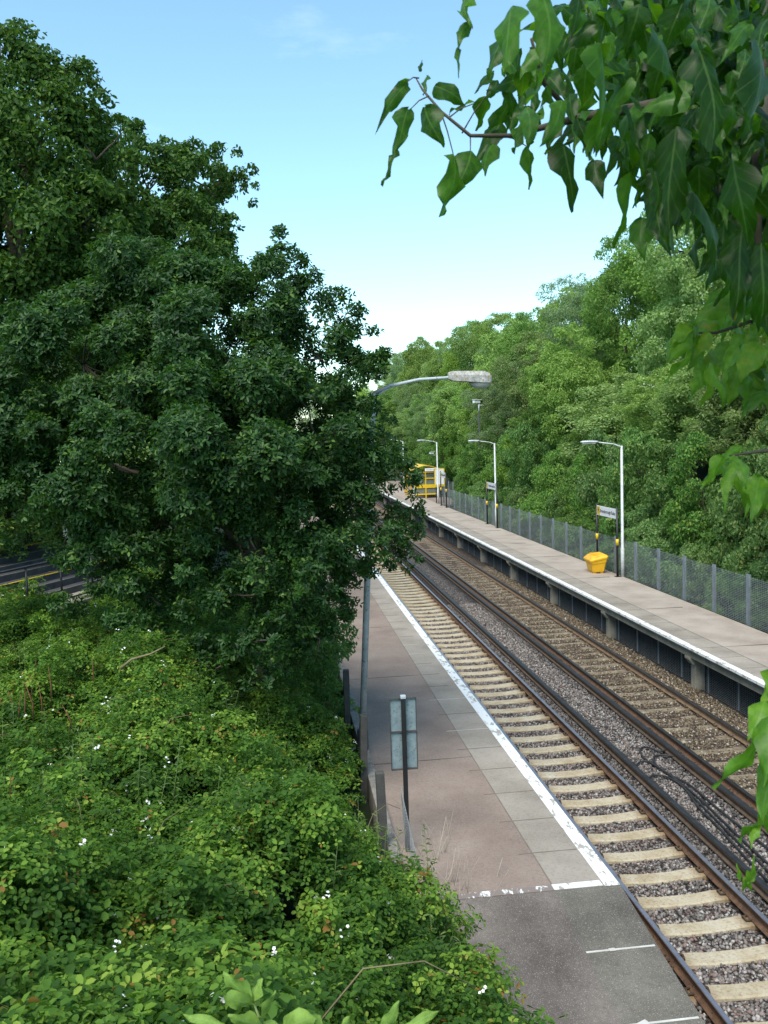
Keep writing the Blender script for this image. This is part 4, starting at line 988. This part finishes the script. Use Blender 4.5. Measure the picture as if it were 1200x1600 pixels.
# rusty dock spikes
mb = MB(); random.seed(12)
dk = mat_mottle('dock_seed', (.10, .04, .015), (.18, .08, .03), 20, .9)
for _ in range(26):
    p = Vector((random.uniform(-3.4, -2.2), random.uniform(8, 15), 0)); p.z = float(h_left(np.array(p.x), np.array(p.y)))+.9; h = random.uniform(.3, .6)
    mb.tube([p, p+Vector((.02, 0, h*.5)), p+Vector((random.uniform(-.06, .06), 0, h))], [.004, .009, .003], 5)
tag(mb.build('dock_spikes', dk), 'rusty brown seed spikes standing among the brambles', 'plants', kind='stuff')

# tall narrow-leaved weeds in the brambles
def weeds():
    rg = np.random.default_rng(77); Ps = []; Ds = []; mb = MB()
    cx = [(-5.2, 13.5), (-4.2, 11.0), (-3.6, 14.5), (-2.2, 9.0), (-5.0, 9.5), (.3, 8.5), (1.2, 7.4), (-3.2, 6.2), (.9, 10.4), (-1.0, 12.6)]
    for c in cx:
        for _ in range(26):
            x = c[0]+rg.normal()*.45; y_ = c[1]+rg.normal()*.5; z = float(h_left(np.array(x), np.array(y_)))+.45; h = rg.uniform(.45, .95)
            ln = rg.normal(size=2)*.10; b = np.array([x, y_, z]); t = b+np.array([ln[0], ln[1], h])
            mb.tube([tuple(b), tuple((b+t)/2), tuple(t)], [.004, .003, .0015], 4)
            k = int(h*26); u = rg.uniform(.15, 1, (k, 1)); an = rg.uniform(0, 6.28, k)
            Ps.append(b+(t-b)*u); Ds.append(np.stack([np.cos(an), np.sin(an), rg.uniform(-.2, .8, k)], 1))
    P_ = np.concatenate(Ps); D = unit(np.concatenate(Ds)); n = len(P_)
    V, F, T = leaves(P_, D, unit(np.array([0, 0, 1.0])+rg.normal(size=(n, 3))*.3), rg.uniform(.05, .10, n), rg.uniform(.012, .022, n), rg.uniform(.2, .8, n), .3)
    o = np_mesh('weeds', V, F, M['leaf_weed'], T); tag(o, 'tall pale narrow-leaved weeds rising in patches out of the brambles', 'weeds', kind='stuff')
    st_ = mb.build('stalks', M['stem_green'], o); st_['kind'] = 'stuff'
M['leaf_weed'] = mat_leaf('leaf_weed', [(0, (.06, .12, .03)), (.6, (.13, .20, .06)), (1, (.24, .28, .11))], (.2, .34, .06), .3, .65, .2, .03)
weeds()

# ------------------------------------------------------------------ foreground ivy
def ivy_leaf(base, tip, width, nrm, lob=.0, curl=.12, ell=False):
    """larger shaped leaf: outline cross-sections along a drooping midrib"""
    base = np.array(base); tip = np.array(tip); D = tip-base; L = np.linalg.norm(D); D = D/L
    s = np.cross(D, nrm); s /= np.linalg.norm(s); u = np.cross(s, D)
    prof = [(0, .10), (.05, .55), (.14, .88), (.27, 1.0), (.42, .93), (.57, .70), (.70, .48), (.82, .26), (.92, .10), (1.0, .012)]
    if ell: prof = [(0, .06), (.08, .34), (.2, .68), (.35, .94), (.5, 1.0), (.64, .92), (.77, .70), (.87, .42), (.95, .16), (1.0, .012)]
    ph = random.uniform(0, 6); V = []; wv = random.uniform(.03, .11)
    for t, w_ in prof:
        c = base+D*L*t+u*L*curl*math.sin(t*math.pi)*.6+s*L*.04*math.sin(t*4+ph)
        hw = width/2*w_*(1+.06*math.sin(t*17+ph))
        f = .28+.1*math.sin(t*5+ph)
        V += [c-s*hw*1.0-u*hw*f+u*L*wv*math.sin(t*11+ph), c-s*hw*.55-u*hw*f*.25, c+u*hw*.06, c+s*hw*.55-u*hw*f*.25, c+s*hw*1.0-u*hw*f+u*L*wv*math.sin(t*10+ph+1.5)]
    F = []
    for k_ in range(len(prof)-1):
        for j in range(4): F.append((k_*5+j, k_*5+j+1, k_*5+j+6, k_*5+j+5))
    return V, F
def spray(name, label, leafs, stems_, mat, cat='ivy', smooth=True, stem_mat=None, ell=False):
    V = []; F = []; T = []
    for base, tip, wd, n_, t in leafs:
        v, f = ivy_leaf(base, tip, wd, n_, ell=ell); o_ = len(V); V += v; F += [tuple(i+o_ for i in q_) for q_ in f]; T += [min(1, t+(.07 if (k_//4+(k_ % 4 in (1, 2))) % 2 else -.05)) for k_ in range(len(f))]
    c = empty(name, tuple(stems_[0][0][0]), label=label, cat=cat); o0 = np.array(stems_[0][0][0])
    fo = np_mesh('foliage', np.array(V)-o0, np.array(F), mat, np.array(T), c, smooth=smooth)
    tt = np.array([.0, .08, .2, .35, .5, .64, .77, .87, .95, 1.0] if ell else [0, .05, .14, .27, .42, .57, .70, .82, .92, 1.0])
    uv = np.stack([np.tile([-1, -.55, 0, .55, 1], 10), np.repeat(tt, 5), np.zeros(50)], 1)
    at_ = fo.data.attributes.new('blade', 'FLOAT_VECTOR', 'POINT'); at_.data.foreach_set('vector', np.tile(uv, (len(leafs), 1)).astype(np.float32).ravel())
    mb = MB()
    for pts, r_ in stems_: mb.tube([Vector(tuple(np.array(p)-o0)) for p in pts], r_, 6)
    mb.build('stem', stem_mat or M['bark'], c); return c
random.seed(21)
def LF(bx, by, tx, ty, w_, d, t=None, dd=None):
    """leaf from image-measured base, tip and width at distance d"""
    w_ = w_*.8 if w_ > 60 else w_
    b = at_depth(bx, by, d); p = at_depth(tx, ty, d+(random.uniform(-.04, .02) if dd is None else dd))
    n_ = -FW+RT*random.uniform(-1.6, 1.6)+UP*random.uniform(-.2, 1.1)
    return (b, p, w_*d/FPX, n_, random.uniform(.25, .85) if t is None else t)
def cloud(poly, n, d0, d1, ln, lean, seed, tr=(.1, .8)):
    random.seed(seed); out = []
    def inside(x, y):
        c = False; j = len(poly)-1
        for i in range(len(poly)):
            xi, yi = poly[i]; xj, yj = poly[j]
            if (yi > y) != (yj > y) and x < (xj-xi)*(y-yi)/(yj-yi)+xi: c = not c
            j = i
        return c
    xs_ = [p[0] for p in poly]; ys_ = [p[1] for p in poly]
    while len(out) < n:
        x = random.uniform(min(xs_), max(xs_)); y_ = random.uniform(min(ys_), max(ys_))
        if not inside(x, y_): continue
        d = random.uniform(d0, d1); L = random.uniform(*ln)*(1.25/d)**.5; a = random.gauss(lean, .5)
        out.append(LF(x, y_, x+math.sin(a)*L, y_+math.cos(a)*L, L*random.uniform(.36, .62), d, random.uniform(*tr), random.uniform(-.06, .05)))
    return out
up_l = [LF(636, 128, 588, 205, 24, 1.35), LF(640, 172, 612, 240, 34, 1.3), LF(620, 232, 600, 292, 10, 1.3), LF(655, 112, 660, 94, 16, 1.4), LF(668, 118, 662, 150, 14, 1.4),
        LF(680, 132, 728, 168, 34, 1.35), LF(666, 165, 690, 232, 44, 1.35), LF(708, 240, 688, 342, 46, 1.25), LF(735, 235, 712, 305, 46, 1.3), LF(740, 160, 702, 178, 14, 1.4),
        LF(770, 225, 756, 275, 42, 1.35), LF(822, 228, 828, 296, 31, 1.3), LF(782, 190, 740, 268, 34, 1.4), LF(760, 150, 745, 205, 40, 1.4), LF(795, 160, 800, 210, 34, 1.4),
        LF(733, -12, 730, 42, 28, 1.1), LF(732, 36, 714, 76, 22, 1.1), LF(716, 74, 716, 120, 9, 1.1), LF(800, 10, 792, 120, 72, 1.0), LF(850, -10, 848, 118, 60, 1.0, .75), LF(815, 190, 806, 240, 28, 1.35),
        LF(880, 225, 893, 330, 66, 1.3, .1), LF(940, 70, 918, 250, 74, .95, .6), LF(985, 270, 958, 388, 46, 1.2), LF(1003, 340, 1006, 408, 40, 1.25, .7), LF(1050, 200, 1060, 400, 70, 1.05, .15),
        LF(1085, 300, 1118, 432, 66, 1.05, .1), LF(1150, 250, 1170, 390, 80, 1.0, .1), LF(930, 250, 940, 310, 34, 1.3), LF(1180, 60, 1160, 230, 90, .95, .2), LF(1165, 360, 1140, 500, 62, 1.05, .1), LF(1195, 380, 1180, 520, 60, 1.05, .1),
        LF(1030, 300, 1042, 400, 50, 1.15, .2), LF(1015, 40, 1060, 175, 84, .95, .35), LF(1100, 80, 1105, 250, 90, .95, .2)]
up_l += cloud([(770, 60), (860, 20), (930, -60), (1260, -60), (1260, 260), (1080, 250), (985, 215), (890, 190), (830, 180), (770, 140)], 330, 1.1, 1.9, (45, 84), -.1, 31, (.1, .85))
up_l += cloud([(880, 170), (1260, 150), (1260, 330), (1120, 330), (1000, 275), (940, 215)], 190, 1.15, 1.8, (45, 86), .0, 32, (.0, .5))
up_l += cloud([(960, -60), (1260, -60), (1260, 340), (1100, 300), (1020, 200)], 620, 1.5, 2.4, (65, 110), .1, 33, (0, .35))  # back leaves tinted darker, shade inside the mass put into their colour
up_l += cloud([(1060, 330), (1260, 330), (1260, 470), (1150, 440), (1110, 400)], 46, 1.2, 1.8, (50, 95), .0, 35, (.0, .4))
st = [([at_depth(1250, 130, 1.35), at_depth(1100, 150, 1.35), at_depth(900, 185, 1.35), at_depth(800, 212, 1.35), at_depth(735, 212, 1.35), at_depth(690, 175, 1.35), at_depth(660, 140, 1.36), at_depth(650, 122, 1.38)], [.012, .010, .006, .0035, .0028, .0022, .0018, .001]),
      ([at_depth(900, 185, 1.35), at_depth(850, 130, 1.3), at_depth(830, 60, 1.25)], [.005, .004, .002]), ([at_depth(1200, 100, 1.35), at_depth(1180, 300, 1.3), at_depth(1190, 480, 1.3)], [.012, .008, .004])]
for a, b in (((655, 122), (636, 128)), ((670, 150), (640, 172)), ((690, 178), (708, 240)), ((735, 212), (735, 235)), ((780, 212), (822, 228)), ((700, 185), (740, 162)), ((722, 208), (760, 150))):
    st.append(([at_depth(*a, 1.35), at_depth((a[0]+b[0])/2, (a[1]+b[1])/2-4, 1.35), at_depth(*b, 1.33)], [.0012, .001, .0008]))
spray('ivy_branch', 'large overhanging ivy spray filling the upper right corner', up_l, st, M['leaf_ivy'])
mid = cloud([(1062, 505), (1100, 470), (1130, 440), (1260, 430), (1260, 600), (1150, 590), (1090, 560)], 78, 1.5, 2.1, (52, 84), -.25, 41, (.5, .9))
mid += cloud([(1110, 560), (1250, 540), (1250, 640), (1150, 600)], 22, 1.5, 1.9, (60, 80), 0, 42, (.05, .5))
mid += [LF(1075, 505, 1048, 545, 26, 1.6, .8), LF(1110, 520, 1080, 565, 30, 1.6, .85), LF(1095, 580, 1076, 618, 26, 1.6, .8), LF(1150, 478, 1152, 512, 20, 1.6, 1.0), LF(1168, 585, 1162, 642, 30, 1.55, .2)]
spray('ivy_branch', 'backlit light green ivy spray at the right edge below the dark mass', mid, [([at_depth(1240, 470, 1.8), at_depth(1180, 500, 1.75), at_depth(1120, 520, 1.7), at_depth(1085, 520, 1.65)], [.006, .004, .003, .0015])], M['leaf_ivy_backlit'])
low = cloud([(1120, 715), (1150, 690), (1250, 660), (1250, 780), (1160, 760)], 24, 1.35, 1.8, (50, 80), -.25, 43, (.4, .85))
low += [LF(1130, 712, 1096, 762, 24, 1.5, .8), LF(1150, 722, 1128, 800, 22, 1.5, .7), LF(1160, 700, 1115, 718, 16, 1.5, .6), LF(1195, 745, 1180, 810, 34, 1.5, .4)]
spray('ivy_branch', 'small ivy spray at the right edge level with the platform lamp', low, [([at_depth(1240, 700, 1.5), at_depth(1190, 705, 1.5), at_depth(1140, 712, 1.5)], [.004, .003, .0015])], M['leaf_ivy_backlit'])
btm = [LF(1215, 1060, 1192, 1110, 30, 1.2, .8), LF(1195, 1095, 1170, 1160, 40, 1.15, .6), LF(1190, 1140, 1112, 1232, 34, 1.1, .45), LF(1210, 1120, 1190, 1230, 62, 1.1, .3), LF(1215, 1180, 1195, 1290, 60, 1.1, .35), LF(1205, 1258, 1152, 1312, 48, 1.1, .5), LF(1185, 1290, 1172, 1325, 16, 1.1, .7), LF(1215, 1230, 1205, 1330, 50, 1.15, .4), LF(1225, 1040, 1205, 1100, 60, 1.2, .6)]
spray('ivy_branch', 'bright ivy leaves hanging at the right edge over the far track', btm, [([at_depth(1240, 1000, 1.2), at_depth(1212, 1100, 1.2), at_depth(1215, 1200, 1.15), at_depth(1200, 1260, 1.12)], [.004, .003, .002, .0015])], M['leaf_ivy_backlit'])
tips = [LF(1165, 1378, 1182, 1340, 12, 1.2, .8), LF(1168, 1372, 1160, 1392, 16, 1.2, .8), LF(1156, 1376, 1152, 1348, 8, 1.2, .7), LF(1168, 1374, 1184, 1366, 12, 1.2, .8), LF(1166, 1376, 1176, 1394, 13, 1.2, .75)]
spray('ivy_shoot', 'tiny pale ivy shoot dangling over the rails at the right edge', tips, [([at_depth(1212, 1346, 1.2), at_depth(1185, 1360, 1.2), at_depth(1164, 1376, 1.2)], [.0012, .001, .0008])], M['leaf_ivy_backlit'])
ft = [LF(397, 1566, 348, 1522, 27, 1.3, .5), LF(397, 1568, 348, 1552, 26, 1.3, .6), LF(394, 1566, 409, 1528, 25, 1.3, .7), LF(407, 1592, 428, 1548, 28, 1.3, .7), LF(412, 1600, 356, 1588, 28, 1.3, .6), LF(350, 1606, 286, 1582, 16, 1.3, .5),
      LF(440, 1612, 495, 1582, 36, 1.25, .8), LF(495, 1625, 485, 1578, 40, 1.25, .8), LF(530, 1625, 548, 1586, 16, 1.3, .6), LF(590, 1612, 626, 1566, 20, 1.3, .5), LF(620, 1610, 688, 1582, 18, 1.3, .5), LF(450, 1620, 410, 1595, 26, 1.3, .5)]
q = at_depth(520, 1900, 1.35)
spray('young_shoot', 'light green young leaves poking up at the bottom edge', ft, [([q-np.array([0, 0, 1.2]), q, at_depth(430, 1660, 1.3), at_depth(397, 1568, 1.3)], [.006, .005, .003, .0015]), ([q, at_depth(540, 1680, 1.3), at_depth(600, 1608, 1.3)], [.004, .003, .0015])], M['leaf_shoot'], cat='shoot', stem_mat=M['stem_green'], ell=True)
# prototypes never placed are removed
for e in PT+PB:
    if e.name not in used:
        for c_ in kids(e): bpy.data.objects.remove(c_)
        bpy.data.objects.remove(e)
